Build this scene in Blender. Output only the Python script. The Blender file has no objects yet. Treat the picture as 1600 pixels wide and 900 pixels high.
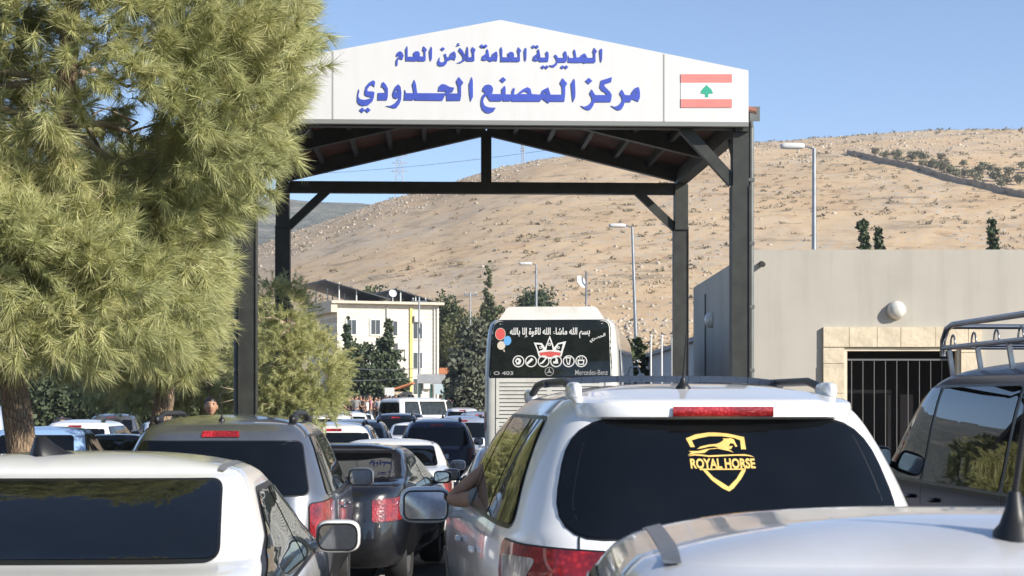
import bpy, bmesh, math, random
import numpy as np
from mathutils import Vector, Matrix, noise as mnoise

rnd = random.Random(7)
nrng = np.random.default_rng(11)
R = math.radians
SC = bpy.context.scene
COL = SC.collection

# ------------------------------------------------------------------ camera
H = 1.70                      # eye height
F = 2800.0                    # focal length in photo pixels (1600 wide)
cam = bpy.data.cameras.new('camera')
cam.lens = 36.0 * F / 1600.0
cam.sensor_width = 36.0
cam.shift_y = (628 - 450) / 1600.0
cam.clip_start = 0.05
cam.clip_end = 9000
cam.dof.use_dof = True
cam.dof.focus_distance = 20.0
cam.dof.aperture_fstop = 13.0
co = bpy.data.objects.new('camera', cam)
co.location = (0, 0, H)
co.rotation_euler = (R(90), 0, 0)
COL.objects.link(co)
SC.camera = co

# ------------------------------------------------------------------ sky, sun, exposure
SUN_EL = R(26)
SUN_AZ = math.atan2(0.83, -0.56)          # compass angle from +Y towards +X of the direction to the sun
world = bpy.data.worlds.new('World')
SC.world = world
world.use_nodes = True
wn = world.node_tree
bg = wn.nodes['Background']
sky = wn.nodes.new('ShaderNodeTexSky')
sky.sky_type = 'NISHITA'
sky.sun_disc = False
sky.sun_elevation = SUN_EL
sky.sun_rotation = SUN_AZ
sky.altitude = 2000
sky.air_density = 0.75
sky.dust_density = 0.0
sky.ozone_density = 1.2
wn.links.new(sky.outputs[0], bg.inputs[0])
bg.inputs[1].default_value = 0.12
sl = bpy.data.lights.new('sun', 'SUN')
sl.energy = 4.7
sl.angle = R(0.53)
sl.color = (1.0, 0.93, 0.82)
so = bpy.data.objects.new('sun', sl)
sd = Vector((math.sin(SUN_AZ) * math.cos(SUN_EL), math.cos(SUN_AZ) * math.cos(SUN_EL), math.sin(SUN_EL)))
so.rotation_euler = sd.to_track_quat('Z', 'Y').to_euler()
COL.objects.link(so)
SC.view_settings.view_transform = 'Standard'
SC.view_settings.look = 'None'
SC.view_settings.exposure = 0.76
SC.view_settings.gamma = 1.0
SC.cycles.use_denoising = True
SC.cycles.max_bounces = 6
SC.cycles.transparent_max_bounces = 6
SC.cycles.caustics_reflective = False
SC.cycles.caustics_refractive = False
SC.cycles.sample_clamp_indirect = 6.0

# ------------------------------------------------------------------ helpers
def pchip(x, y, xi):
    x = np.asarray(x, float); y = np.asarray(y, float)
    h = np.diff(x); d = np.diff(y) / h
    m = np.zeros_like(y); m[0] = d[0]; m[-1] = d[-1]
    for i in range(1, len(x) - 1):
        if d[i-1] * d[i] > 0:
            w1 = 2*h[i] + h[i-1]; w2 = h[i] + 2*h[i-1]
            m[i] = (w1 + w2) / (w1/d[i-1] + w2/d[i])
    xi = np.clip(xi, x[0], x[-1])
    k = np.clip(np.searchsorted(x, xi) - 1, 0, len(h) - 1)
    t = (xi - x[k]) / h[k]
    return ((2*t**3-3*t**2+1)*y[k] + (t**3-2*t**2+t)*h[k]*m[k] + (-2*t**3+3*t**2)*y[k+1] + (t**3-t**2)*h[k]*m[k+1])

GY = [-3000, 0, 9, 10, 13, 16, 19, 30, 41, 76, 88, 96, 112, 140, 3000]
GZ = [0, 0, 0, -.02, -.08, -.14, -.24, -.37, -.40, -.38, -.12, .30, .30, 0, 0]
def g(y): return float(np.interp(y, GY, GZ))

def link(o, parent=None):
    COL.objects.link(o)
    if parent is not None: o.parent = parent
    return o

def tag(o, label=None, cat=None, group=None, kind=None):
    if label: o['label'] = label
    if cat: o['category'] = cat
    if group: o['group'] = group
    if kind: o['kind'] = kind
    return o

def empty(name, loc, rz=0.0):
    o = bpy.data.objects.new(name, None)
    o.location = loc; o.rotation_euler = (0, 0, rz)
    o.empty_display_size = .2
    return link(o)

class MB:
    def __init__(s): s.v = []; s.f = []; s.mi = []; s.cur = 0
    def add(s, vs, fs):
        b = len(s.v); s.v += [tuple(p) for p in vs]
        for f in fs: s.f.append([b + i for i in f]); s.mi.append(s.cur)
        return s
    def box(s, c, d, rz=0.0, m=None, taper=1.0):
        x, y, z = d[0]/2, d[1]/2, d[2]/2
        vs = [Vector((a*x*(taper if k > 0 else 1), b*y*(taper if k > 0 else 1), k*z)) for k in (-1, 1) for a, b in ((-1,-1),(1,-1),(1,1),(-1,1))]
        M = m if m is not None else Matrix.Translation(c) @ Matrix.Rotation(rz, 4, 'Z')
        return s.add([M @ p for p in vs], [(3,2,1,0),(4,5,6,7),(0,1,5,4),(1,2,6,5),(2,3,7,6),(3,0,4,7)])
    def beam(s, a, b, w, h, up=(0, 0, 1)):
        a = Vector(a); b = Vector(b); d = (b - a); L = d.length; d.normalize()
        up = Vector(up); sx = d.cross(up)
        if sx.length < 1e-4: sx = Vector((1, 0, 0))
        sx.normalize(); u = sx.cross(d).normalized()
        M = Matrix((( sx.x, d.x, u.x, 0), (sx.y, d.y, u.y, 0), (sx.z, d.z, u.z, 0), (0, 0, 0, 1)))
        M = Matrix.Translation((a + b) / 2) @ M
        return s.box(None, (w, L, h), m=M)
    def tube(s, pts, rad, seg=8, cap=True):
        pts = [Vector(p) for p in pts]; n = len(pts)
        if not hasattr(rad, '__len__'): rad = [rad]*n
        vs = []; fs = []
        t0 = (pts[1]-pts[0]).normalized()
        ref = Vector((0, 0, 1)) if abs(t0.z) < .9 else Vector((1, 0, 0))
        nx = t0.cross(ref).normalized()
        for i, p in enumerate(pts):
            t = (pts[min(i+1, n-1)] - pts[max(i-1, 0)]).normalized()
            nx = (nx - t * nx.dot(t)).normalized(); ny = t.cross(nx)
            for k in range(seg):
                a = 2*math.pi*k/seg
                vs.append(p + (nx*math.cos(a) + ny*math.sin(a)) * rad[i])
        for i in range(n-1):
            for k in range(seg):
                fs.append((i*seg+k, i*seg+(k+1) % seg, (i+1)*seg+(k+1) % seg, (i+1)*seg+k))
        if cap:
            fs.append(tuple(range(seg-1, -1, -1))); fs.append(tuple((n-1)*seg+k for k in range(seg)))
        return s.add(vs, fs)
    def lathe(s, prof, seg=20, M=Matrix()):
        vs = []; fs = []
        for r, z in prof:
            for k in range(seg):
                a = 2*math.pi*k/seg
                vs.append(M @ Vector((r*math.cos(a), r*math.sin(a), z)))
        n = len(prof)
        for i in range(n-1):
            for k in range(seg):
                fs.append((i*seg+k, i*seg+(k+1) % seg, (i+1)*seg+(k+1) % seg, (i+1)*seg+k))
        fs.append(tuple(range(seg-1, -1, -1))); fs.append(tuple((n-1)*seg+k for k in range(seg)))
        return s.add(vs, fs)
    def blob(s, c, r, n=3, seg=20, rings=12, M=None):
        """superellipsoid"""
        vs = []; fs = []
        ce = lambda t, e: math.copysign(abs(math.cos(t))**e, math.cos(t))
        se = lambda t, e: math.copysign(abs(math.sin(t))**e, math.sin(t))
        e = 2.0/n
        for i in range(rings+1):
            ph = -math.pi/2 + math.pi*i/rings
            for k in range(seg):
                th = 2*math.pi*k/seg
                p = Vector((r[0]*ce(ph, e)*ce(th, e), r[1]*ce(ph, e)*se(th, e), r[2]*se(ph, e)))
                if M is not None: p = M @ p
                vs.append(p + Vector(c))
        for i in range(rings):
            for k in range(seg):
                fs.append((i*seg+k, i*seg+(k+1) % seg, (i+1)*seg+(k+1) % seg, (i+1)*seg+k))
        return s.add(vs, fs)
    def prism(s, poly, fn0, fn1):
        """closed outline extruded between two mappings"""
        n = len(poly)
        vs = [fn0(*p) for p in poly] + [fn1(*p) for p in poly]
        fs = [tuple(range(n-1, -1, -1)), tuple(range(n, 2*n))]
        fs += [(i, (i+1) % n, n+(i+1) % n, n+i) for i in range(n)]
        return s.add(vs, fs)
    def mesh(s, name, mats, smooth=False, angle=None):
        me = bpy.data.meshes.new(name)
        me.from_pydata([tuple(p) for p in s.v], [], s.f)
        if not isinstance(mats, (list, tuple)): mats = [mats]
        for m in mats: me.materials.append(m)
        if len(mats) > 1: me.polygons.foreach_set('material_index', s.mi)
        if smooth:
            me.polygons.foreach_set('use_smooth', [True]*len(me.polygons))
            if angle: me.set_sharp_from_angle(angle=R(angle))
        me.update()
        return me
    def build(s, name, mats, parent=None, smooth=False, angle=None, recalc=False):
        me = s.mesh(name, mats, smooth, angle)
        if recalc:
            bm = bmesh.new(); bm.from_mesh(me); bmesh.ops.recalc_face_normals(bm, faces=bm.faces); bm.to_mesh(me); bm.free()
        return link(bpy.data.objects.new(name, me), parent)

def np_mesh(name, V, T, mat, smooth=False):
    """V (n,3) T (m,3 or 4) numpy"""
    me = bpy.data.meshes.new(name)
    k = T.shape[1]
    me.vertices.add(len(V)); me.vertices.foreach_set('co', V.astype(np.float32).ravel())
    me.loops.add(T.size); me.loops.foreach_set('vertex_index', T.astype(np.int32).ravel())
    me.polygons.add(len(T))
    me.polygons.foreach_set('loop_start', np.arange(0, T.size, k, dtype=np.int32))
    me.polygons.foreach_set('loop_total', np.full(len(T), k, dtype=np.int32))
    if smooth: me.polygons.foreach_set('use_smooth', np.ones(len(T), dtype=bool))
    me.materials.append(mat)
    me.update(calc_edges=True)
    return me

# ------------------------------------------------------------------ materials
MATS = {}
def _nt(name):
    m = bpy.data.materials.new(name); m.use_nodes = True
    nt = m.node_tree
    return m, nt, nt.nodes['Principled BSDF']
def _noise(nt, scale, detail=4, rough=.55, coord='Object', vec=None):
    n = nt.nodes.new('ShaderNodeTexNoise'); n.inputs['Scale'].default_value = scale
    n.inputs['Detail'].default_value = detail; n.inputs['Roughness'].default_value = rough
    if vec is None:
        tc = nt.nodes.new('ShaderNodeTexCoord'); vec = tc.outputs[coord]
    nt.links.new(vec, n.inputs['Vector'])
    return n
def _ramp(nt, src, stops):
    r = nt.nodes.new('ShaderNodeValToRGB')
    el = r.color_ramp.elements
    c4 = lambda c: (*c, 1) if len(c) == 3 else c
    el[0].position = stops[0][0]; el[0].color = c4(stops[0][1])
    el[1].position = stops[-1][0]; el[1].color = c4(stops[-1][1])
    for p, c in stops[1:-1]:
        e = el.new(p); e.color = c4(c)
    nt.links.new(src, r.inputs[0])
    return r
def _mix(nt, fac, a, b, mode='MIX'):
    m = nt.nodes.new('ShaderNodeMix'); m.data_type = 'RGBA'; m.blend_type = mode
    for sock, v in ((m.inputs[0], fac), (m.inputs[6], a), (m.inputs[7], b)):
        if hasattr(v, 'is_linked'): nt.links.new(v, sock)
        elif isinstance(v, (int, float)): sock.default_value = v
        else: sock.default_value = (*v, 1)
    return m.outputs[2]
def _bump(nt, b, src, strength=.3, dist=.02):
    n = nt.nodes.new('ShaderNodeBump'); n.inputs['Strength'].default_value = strength
    n.inputs['Distance'].default_value = dist
    nt.links.new(src, n.inputs['Height']); nt.links.new(n.outputs[0], b.inputs['Normal'])

def mat(name, col, rough=.6, metal=0.0, var=.0, vscale=3.0, bump=0.0, bscale=30.0, spec=.5, coat=0.0, emit=None):
    if name in MATS: return MATS[name]
    m, nt, b = _nt(name)
    b.inputs['Roughness'].default_value = rough; b.inputs['Metallic'].default_value = metal
    b.inputs['Specular IOR Level'].default_value = spec
    b.inputs['Coat Weight'].default_value = coat; b.inputs['Coat Roughness'].default_value = .04
    n = _noise(nt, vscale)
    a = tuple(max(0, c*(1-var)) for c in col); d = tuple(min(1, c*(1+var)) for c in col)
    r = _ramp(nt, n.outputs[0], [(.3, a), (.7, d)])
    nt.links.new(r.outputs[0], b.inputs['Base Color'])
    if bump: _bump(nt, b, _noise(nt, bscale).outputs[0], bump)
    MATS[name] = m
    return m

def paint(name, col, metal=0.0, rough=.28, dust=.12, coat=1.0):
    """clear-coated car paint with a thin film of road dust"""
    if name in MATS: return MATS[name]
    m, nt, b = _nt(name)
    n = _noise(nt, 3.0, 6, .65)
    r = _ramp(nt, n.outputs[0], [(.42, (0, 0, 0)), (.75, (dust*2, dust*2, dust*2))])
    nt.links.new(_mix(nt, r.outputs[0], col, (.42, .37, .30)), b.inputs['Base Color'])
    b.inputs['Metallic'].default_value = metal
    b.inputs['Roughness'].default_value = rough
    b.inputs['Coat Weight'].default_value = coat
    n2 = _noise(nt, 9.0, 5)
    r2 = _ramp(nt, n2.outputs[0], [(.35, (.02,)*3), (.75, (.12,)*3)])
    nt.links.new(r2.outputs[0], b.inputs['Coat Roughness'])
    MATS[name] = m
    return m

def glass(name, col=(.010, .012, .014), rough=.015, dust=.05):
    if name in MATS: return MATS[name]
    m, nt, b = _nt(name)
    n = _noise(nt, 5.0, 6, .7)
    r = _ramp(nt, n.outputs[0], [(.45, col), (.85, tuple(c + dust*.35 for c in col))])
    nt.links.new(r.outputs[0], b.inputs['Base Color'])
    b.inputs['Roughness'].default_value = rough
    b.inputs['IOR'].default_value = 1.52
    MATS[name] = m
    return m

WHITE = paint('white_paint', (.82, .82, .815), dust=.08)
WHITE2 = paint('off_white_paint', (.79, .785, .77), dust=.09)
PEARL = paint('pearl_silver_paint', (.72, .73, .76), metal=.25, rough=.3, dust=.15)
SILVER = paint('silver_grey_paint', (.21, .225, .25), metal=.75, rough=.3)
BLACKP = paint('black_paint', (.006, .007, .010), dust=.012)
VANP = paint('black_van_paint', (.005, .008, .020), dust=.0, rough=.22, coat=.0)
VANP.node_tree.nodes['Principled BSDF'].inputs['Specular IOR Level'].default_value = .14
NAVY = paint('navy_paint', (.008, .013, .05), dust=.02)
LBLUE = paint('light_blue_paint', (.26, .42, .68))
GREYP = paint('grey_paint', (.12, .125, .13), metal=.5)
BLUES = paint('silver_blue_paint', (.42, .48, .60), metal=.4)
BLACK = mat('black_plastic', (.012, .012, .013), .45, var=.2)
TRIM = mat('black_rubber', (.008, .008, .009), .35)
CHROME = mat('chrome', (.75, .75, .77), .12, 1.0)
STEEL = mat('galvanised_steel', (.31, .32, .33), .42, .7, var=.15)
GLASS = glass('tinted_glass')
GLASS2 = glass('side_glass', (.022, .026, .024), dust=.10)
GLASSR = glass('rear_glass', (.003, .004, .005), .01, .01)
def lens(name, c0, c1, scale, stretch=(1, 1, 1)):
    m, nt, b = _nt(name)
    tc = nt.nodes.new('ShaderNodeTexCoord'); mp = nt.nodes.new('ShaderNodeMapping'); mp.inputs['Scale'].default_value = stretch
    nt.links.new(tc.outputs['Object'], mp.inputs[0])
    v = nt.nodes.new('ShaderNodeTexVoronoi'); v.inputs['Scale'].default_value = scale; nt.links.new(mp.outputs[0], v.inputs['Vector'])
    n = _noise(nt, 7, 3)
    r = _ramp(nt, v.outputs['Distance'], [(.15, c1), (.6, c0)])
    r2 = _ramp(nt, n.outputs[0], [(.35, (.35,)*3), (.65, (1, 1, 1))])
    nt.links.new(_mix(nt, 1.0, r.outputs[0], r2.outputs[0], 'MULTIPLY'), b.inputs['Base Color'])
    b.inputs['Roughness'].default_value = .3; b.inputs['Coat Weight'].default_value = 1.0; b.inputs['Coat Roughness'].default_value = .03
    _bump(nt, b, v.outputs['Distance'], .4, .004)
    MATS[name] = m; return m
RED = lens('red_lens', (.26, .004, .006), (.50, .02, .02), 42)
REDB = lens('brake_lens', (.36, .008, .014), (.60, .05, .05), 70)
CLEAR = lens('clear_lens', (.42, .37, .34), (.75, .70, .66), 16, (4, 4, .8))
MIRR = mat('mirror_glass', (.42, .43, .45), .03, 1.0, var=.15, vscale=30)
TYRE = mat('tyre_rubber', (.02, .02, .02), .8)
RIM = mat('wheel_rim', (.45, .45, .46), .3, .8)
PLATE = mat('plate_white', (.7, .7, .68), .4)

# ------------------------------------------------------------------ outlines
def rounded(pts, r, seg=6):
    n = len(pts); out = []
    rr = r if hasattr(r, '__len__') else [r]*n
    for i in range(n):
        p = Vector(pts[i]); a = Vector(pts[i-1]); b = Vector(pts[(i+1) % n])
        da = (a-p); db = (b-p)
        k = min(rr[i], da.length*.48, db.length*.48)
        if k < 1e-4: out.append(tuple(p)); continue
        p0 = p + da.normalized()*k; p1 = p + db.normalized()*k
        for j in range(seg+1):
            t = j/seg
            q = p0*(1-t)**2 + p*2*t*(1-t) + p1*t*t
            out.append((q.x, q.y))
    return out
def densify(pts, d):
    out = []; n = len(pts)
    for i in range(n):
        a = Vector(pts[i]); b = Vector(pts[(i+1) % n])
        k = max(1, int((b-a).length/d))
        for j in range(k):
            q = a.lerp(b, j/k); out.append((q.x, q.y))
    return out
def grow(pts, d):
    """push a counter-clockwise or clockwise outline outwards by d"""
    n = len(pts); A = sum(pts[i][0]*pts[(i+1) % n][1] - pts[(i+1) % n][0]*pts[i][1] for i in range(n))
    s = 1 if A > 0 else -1; out = []
    for i in range(n):
        t = (Vector(pts[(i+1) % n]) - Vector(pts[i-1]))
        if t.length < 1e-9: out.append(pts[i]); continue
        t.normalize()
        out.append((pts[i][0] + s*t.y*d, pts[i][1] - s*t.x*d))
    return out

# ------------------------------------------------------------------ car bodies: stacked rounded plan outlines
class Body:
    def __init__(s, rows, n=6.0, crown=.07, K=70, res=1.0):
        rows = np.array(rows, float)
        d = np.sqrt((np.diff(rows[:, 0])*2)**2 + np.diff(rows[:, 1])**2 + np.maximum(np.abs(np.diff(rows[:, 2])), np.abs(np.diff(rows[:, 3])))**2)
        t = np.concatenate([[0], np.cumsum(d)]); ti = np.linspace(0, t[-1], K)
        ti = np.unique(np.concatenate([ti, t]))
        s.Z, s.W, s.YR, s.YF = [pchip(t, rows[:, i], ti) for i in range(4)]
        s.n = n; s.crown = crown
        s.ze = s.Z[-1]; s.we = s.W[-1]; s.yre = s.YR[-1]; s.yfe = s.YF[-1]
        s.zm = .8; s.ym = rows[2][3]/2
        m = int(16*res) + 4
        ts = 2**(-1/n)
        e = np.linspace(0, 1, m)**.75 * ts
        q = [(a, (1-a**n)**(1/n)) for a in e] + [((1-a**n)**(1/n), a) for a in e[::-1][1:]]
        ring = []                              # (x/w, y/L) all round from rear centre
        q4 = q
        ring += [(x, -y) for x, y in q4]
        ring += [(x, y) for x, y in q4[::-1][1:]]
        ring += [(-x, y) for x, y in q4[1:]]
        ring += [(-x, -y) for x, y in q4[::-1][1:-1]]
        s.ring = np.array(ring)
    def at(s, z):
        return np.interp(z, s.Z, s.W), np.interp(z, s.Z, s.YR), np.interp(z, s.Z, s.YF)
    def rear(s, x, z):
        w, a, b = s.at(z); L = (b-a)/2; yc = (a+b)/2
        t = min(abs(x)/w, .9999)
        return Vector((x, yc - L*(1-t**s.n)**(1/s.n), z))
    def front(s, x, z):
        w, a, b = s.at(z); L = (b-a)/2; yc = (a+b)/2
        t = min(abs(x)/w, .9999)
        return Vector((x, yc + L*(1-t**s.n)**(1/s.n), z))
    def side(s, sg):
        def f(y, z):
            w, a, b = s.at(z); L = (b-a)/2; yc = (a+b)/2
            t = min(abs(y-yc)/L, .9999)
            return Vector((sg*w*(1-t**s.n)**(1/s.n), y, z))
        return f
    def wrap(s, sg):
        ts = 2**(-1/s.n)
        def f(q, z):
            w, a, b = s.at(z); L = (b-a)/2; yc = (a+b)/2
            if q < 0:
                t = max(ts + q/w, 0); return Vector((sg*w*t, yc - L*(1-t**s.n)**(1/s.n), z))
            u = ts - q/L
            return Vector((sg*w*(1-u**s.n)**(1/s.n), yc - L*u, z))
        return f
    def roof(s, x, y):
        L = (s.yfe-s.yre)/2; yc = (s.yfe+s.yre)/2
        u = min(((abs(x)/s.we)**s.n + (abs(y-yc)/L)**s.n)**(1/s.n), 1.0)
        return Vector((x, y, s.ze + s.crown*(1-u**2.6)**.85))
    def mesh(s, name, m):
        V = []
        for z, w, a, b in zip(s.Z, s.W, s.YR, s.YF):
            P = np.empty((len(s.ring), 3)); P[:, 0] = s.ring[:, 0]*w; P[:, 1] = (a+b)/2 + s.ring[:, 1]*(b-a)/2; P[:, 2] = z
            V.append(P)
        for u in list(np.cos(np.linspace(0.12, math.pi/2, 14))[:-1]):
            P = np.empty((len(s.ring), 3)); P[:, 0] = s.ring[:, 0]*s.we*u
            P[:, 1] = (s.yre+s.yfe)/2 + s.ring[:, 1]*(s.yfe-s.yre)/2*u; P[:, 2] = s.ze + s.crown*(1-u**2.6)**.85
            V.append(P)
        n = len(s.ring); K = len(V); V = np.concatenate(V)
        i = np.arange(n); j = (i+1) % n
        T = np.concatenate([np.stack([k*n+i, k*n+j, (k+1)*n+j, (k+1)*n+i], 1) for k in range(K-1)])
        me = bpy.data.meshes.new(name)
        bot = list(range(n-1, -1, -1)); top = [(K-1)*n+k for k in range(n)]
        me.from_pydata(V.tolist(), [], T.tolist() + [bot, top])
        me.materials.append(m)
        me.polygons.foreach_set('use_smooth', [True]*len(me.polygons))
        me.polygons[len(me.polygons)-2].use_smooth = False
        me.update()
        return me
    def normal(s, f, a, b, e=.004):
        p = f(a, b); u = f(a+e, b) - f(a-e, b); v = f(a, b+e) - f(a, b-e)
        n = u.cross(v)
        if n.length < 1e-12: return Vector((0, 0, 1))
        n.normalize()
        if n.dot(p - Vector((0, min(max(p.y, 1.2), max(1.3, s.YF[0]-1.2)), s.zm))) < 0: n = -n
        return n

def patch(mb, B, f, outline, off=.004, rings=5):
    n = len(outline)
    cx = sum(p[0] for p in outline)/n; cy = sum(p[1] for p in outline)/n
    vs = []; fs = []
    for k in range(rings):
        t = 1 - k/rings
        for (a, b) in outline:
            u, v = cx+(a-cx)*t, cy+(b-cy)*t
            vs.append(f(u, v) + B.normal(f, u, v)*off)
    vs.append(f(cx, cy) + B.normal(f, cx, cy)*off)
    # orient by area sign against the outward normal
    p0, p1, pc = vs[0], vs[max(1, n//8)], vs[-1]
    flip = (p1-p0).cross(pc-p0).dot(B.normal(f, cx, cy)) < 0
    for k in range(rings-1):
        for i in range(n):
            j = (i+1) % n
            q = (k*n+i, k*n+j, (k+1)*n+j, (k+1)*n+i)
            fs.append(q[::-1] if flip else q)
    for i in range(n):
        q = ((rings-1)*n+i, (rings-1)*n+(i+1) % n, rings*n)
        fs.append(q[::-1] if flip else q)
    mb.add(vs, fs)
    return mb

def strip(mb, B, f, path, w=.006, off=.003):
    vs = []; fs = []
    pts = []
    for i in range(len(path)-1):
        a = Vector(path[i]); b = Vector(path[i+1]); k = max(1, int((b-a).length/.04))
        pts += [a.lerp(b, j/k) for j in range(k)]
    pts.append(Vector(path[-1]))
    n = len(pts)
    for i, p in enumerate(pts):
        t = (pts[min(i+1, n-1)] - pts[max(0, i-1)]).normalized(); nn = Vector((-t.y, t.x))*w/2
        for sgn in (-1, 1):
            q = p + nn*sgn
            vs.append(f(q.x, q.y) + B.normal(f, q.x, q.y)*off)
    for i in range(n-1): fs.append((2*i, 2*i+1, 2*i+3, 2*i+2))
    return mb.add(vs, fs)

def text_mesh(body, size=1.0, off=0.0, align='CENTER'):
    c = bpy.data.curves.new('lettering', 'FONT'); c.body = body; c.size = size; c.align_x = align; c.align_y = 'CENTER'
    c.offset = off; c.resolution_u = 3
    o = bpy.data.objects.new('lettering', c); COL.objects.link(o)
    bpy.context.view_layer.update()
    me = bpy.data.meshes.new_from_object(o.evaluated_get(bpy.context.evaluated_depsgraph_get()))
    bpy.data.objects.remove(o); bpy.data.curves.remove(c)
    V = [tuple(v.co) for v in me.vertices]; Fc = [tuple(p.vertices) for p in me.polygons]
    bpy.data.meshes.remove(me)
    return V, Fc

def fit(V, cx, cy, w, h):
    xs = [p[0] for p in V]; ys = [p[1] for p in V]
    mx, my = (min(xs)+max(xs))/2, (min(ys)+max(ys))/2
    kx = w/(max(xs)-min(xs)); ky = h/(max(ys)-min(ys))
    return [(cx+(p[0]-mx)*kx, cy+(p[1]-my)*ky) for p in V]

def flat_curve(polys, ext=0.0):
    """outlines with holes (even-odd) -> filled flat mesh data"""
    c = bpy.data.curves.new('shape', 'CURVE'); c.dimensions = '2D'; c.fill_mode = 'BOTH' if ext else 'FRONT'; c.extrude = ext
    for P in polys:
        sp = c.splines.new('POLY'); sp.points.add(len(P)-1); sp.use_cyclic_u = True
        for q, (x, y) in zip(sp.points, P): q.co = (x, y, 0, 1)
    o = bpy.data.objects.new('shape', c); COL.objects.link(o)
    bpy.context.view_layer.update()
    me = bpy.data.meshes.new_from_object(o.evaluated_get(bpy.context.evaluated_depsgraph_get()))
    bpy.data.objects.remove(o); bpy.data.curves.remove(c)
    V = [tuple(v.co) for v in me.vertices]; Fc = [tuple(p.vertices) for p in me.polygons]
    bpy.data.meshes.remove(me)
    return V, Fc

def diamond(cx, cy, r): return [(cx, cy-r), (cx+r*1.08, cy), (cx, cy+r), (cx-r*1.08, cy)]
def circle(cx, cy, r, n=20, ry=None): return [(cx+r*math.cos(2*math.pi*k/n), cy+(ry or r)*math.sin(2*math.pi*k/n)) for k in range(n)]

FORMS = {'ا':(0xFE8D,0xFE8E,0,0),'إ':(0xFE87,0xFE88,0,0),'ل':(0xFEDD,0xFEDE,0xFEDF,0xFEE0),'م':(0xFEE1,0xFEE2,0xFEE3,0xFEE4),
 'ه':(0xFEE9,0xFEEA,0xFEEB,0xFEEC),'ب':(0xFE8F,0xFE90,0xFE91,0xFE92),'س':(0xFEB1,0xFEB2,0xFEB3,0xFEB4),'ش':(0xFEB5,0xFEB6,0xFEB7,0xFEB8),
 'ق':(0xFED5,0xFED6,0xFED7,0xFED8),'و':(0xFEED,0xFEEE,0,0),'ة':(0xFE93,0xFE94,0,0),'ء':(0xFE80,0,0,0),'ن':(0xFEE5,0xFEE6,0xFEE7,0xFEE8),
 'ح':(0xFEA1,0xFEA2,0xFEA3,0xFEA4),'ص':(0xFEB9,0xFEBA,0xFEBB,0xFEBC),'ي':(0xFEF1,0xFEF2,0xFEF3,0xFEF4),'ر':(0xFEAD,0xFEAE,0,0)}
def arabic(s):
    out = []
    for i, c in enumerate(s):
        if c not in FORMS: out.append(c); continue
        f = FORMS[c]
        pj = i > 0 and s[i-1] in FORMS and FORMS[s[i-1]][2]
        nj = i+1 < len(s) and s[i+1] in FORMS and FORMS[s[i+1]][1] and f[2]
        k = f[3] if pj and nj else f[1] if pj else f[2] if nj else f[0]
        out.append(chr(k))
    return ''.join(out[::-1])

# ------------------------------------------------------------------ ground, road, hills (the setting)
def sines(seed, n, lo, hi):
    r = np.random.default_rng(seed)
    k = np.exp(r.uniform(np.log(lo), np.log(hi), n)); a = r.uniform(0, 2*np.pi, n); ph = r.uniform(0, 2*np.pi, n)
    def f(x, y):
        o = np.zeros_like(x)
        for ki, ai, pi in zip(k, a, ph): o += np.sin(ki*(x*np.cos(ai)+y*np.sin(ai))+pi)*(lo/ki)**.7
        return o
    return f

m, nt, b = _nt('dusty_ground')
n1 = _noise(nt, .08, 6); n2 = _noise(nt, 2.0, 6)
c1 = _ramp(nt, n1.outputs[0], [(.3, (.30, .23, .15)), (.7, (.40, .32, .22))])
nt.links.new(_mix(nt, .35, c1.outputs[0], n2.outputs[0], 'OVERLAY'), b.inputs['Base Color'])
b.inputs['Roughness'].default_value = .95
GROUND = m
ys = sorted(set([-3000, -300, -50] + [y for y in GY] + list(np.arange(-5, 112, 2.5)) + [120, 200, 600, 6000]))
xs = [-4000, -600, -100, -30, -8, 8, 30, 100, 600, 4000]
mb = MB(); nx = len(xs)
for y in ys:
    for x in xs: mb.v.append((x, y, g(y)))
for i in range(len(ys)-1):
    for k in range(nx-1): mb.f.append([i*nx+k, i*nx+k+1, (i+1)*nx+k+1, (i+1)*nx+k]); mb.mi.append(0)
tag(mb.build('ground', GROUND), kind='structure')

m, nt, b = _nt('asphalt')
n1 = _noise(nt, 60, 3); n2 = _noise(nt, .35, 5)
c1 = _ramp(nt, n1.outputs[0], [(.35, (.035, .035, .036)), (.7, (.075, .073, .07))])
c2 = _ramp(nt, n2.outputs[0], [(.4, (.0, .0, .0)), (.8, (.5, .5, .5))])
nt.links.new(_mix(nt, c2.outputs[0], c1.outputs[0], (.12, .105, .085)), b.inputs['Base Color'])
b.inputs['Roughness'].default_value = .85; _bump(nt, b, n1.outputs[0], .25, .006)
ASPHALT = m
def sheet(name, x0, x1, y0, y1, dz, mtl, kind='structure', skew=-.046):
    mb = MB(); yy = [y0] + [y for y in np.arange(-5, 112, 2.5) if y0 < y < y1] + [y for y in GY if y0 < y < y1] + [y1]
    yy = sorted(set(float(y) for y in yy))
    for y in yy: mb.v += [(x0+skew*y, y, g(y)+dz), (x1+skew*y, y, g(y)+dz)]
    for i in range(len(yy)-1): mb.f.append([2*i, 2*i+1, 2*i+3, 2*i+2]); mb.mi.append(0)
    o = mb.build(name, mtl); tag(o, kind=kind); return o
sheet('road', -3.1, 4.2, -30, 62, .004, ASPHALT)
sheet('parking_lot', -60, -5.0, -30, 62, .004, ASPHALT)
LINE = mat('road_line_paint', (.62, .61, .56), .7, var=.25, vscale=5)
for k in range(9): 
    sheet('road_marking', -.62, -.50, -8+k*7, -5+k*7, .008, LINE)
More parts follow.
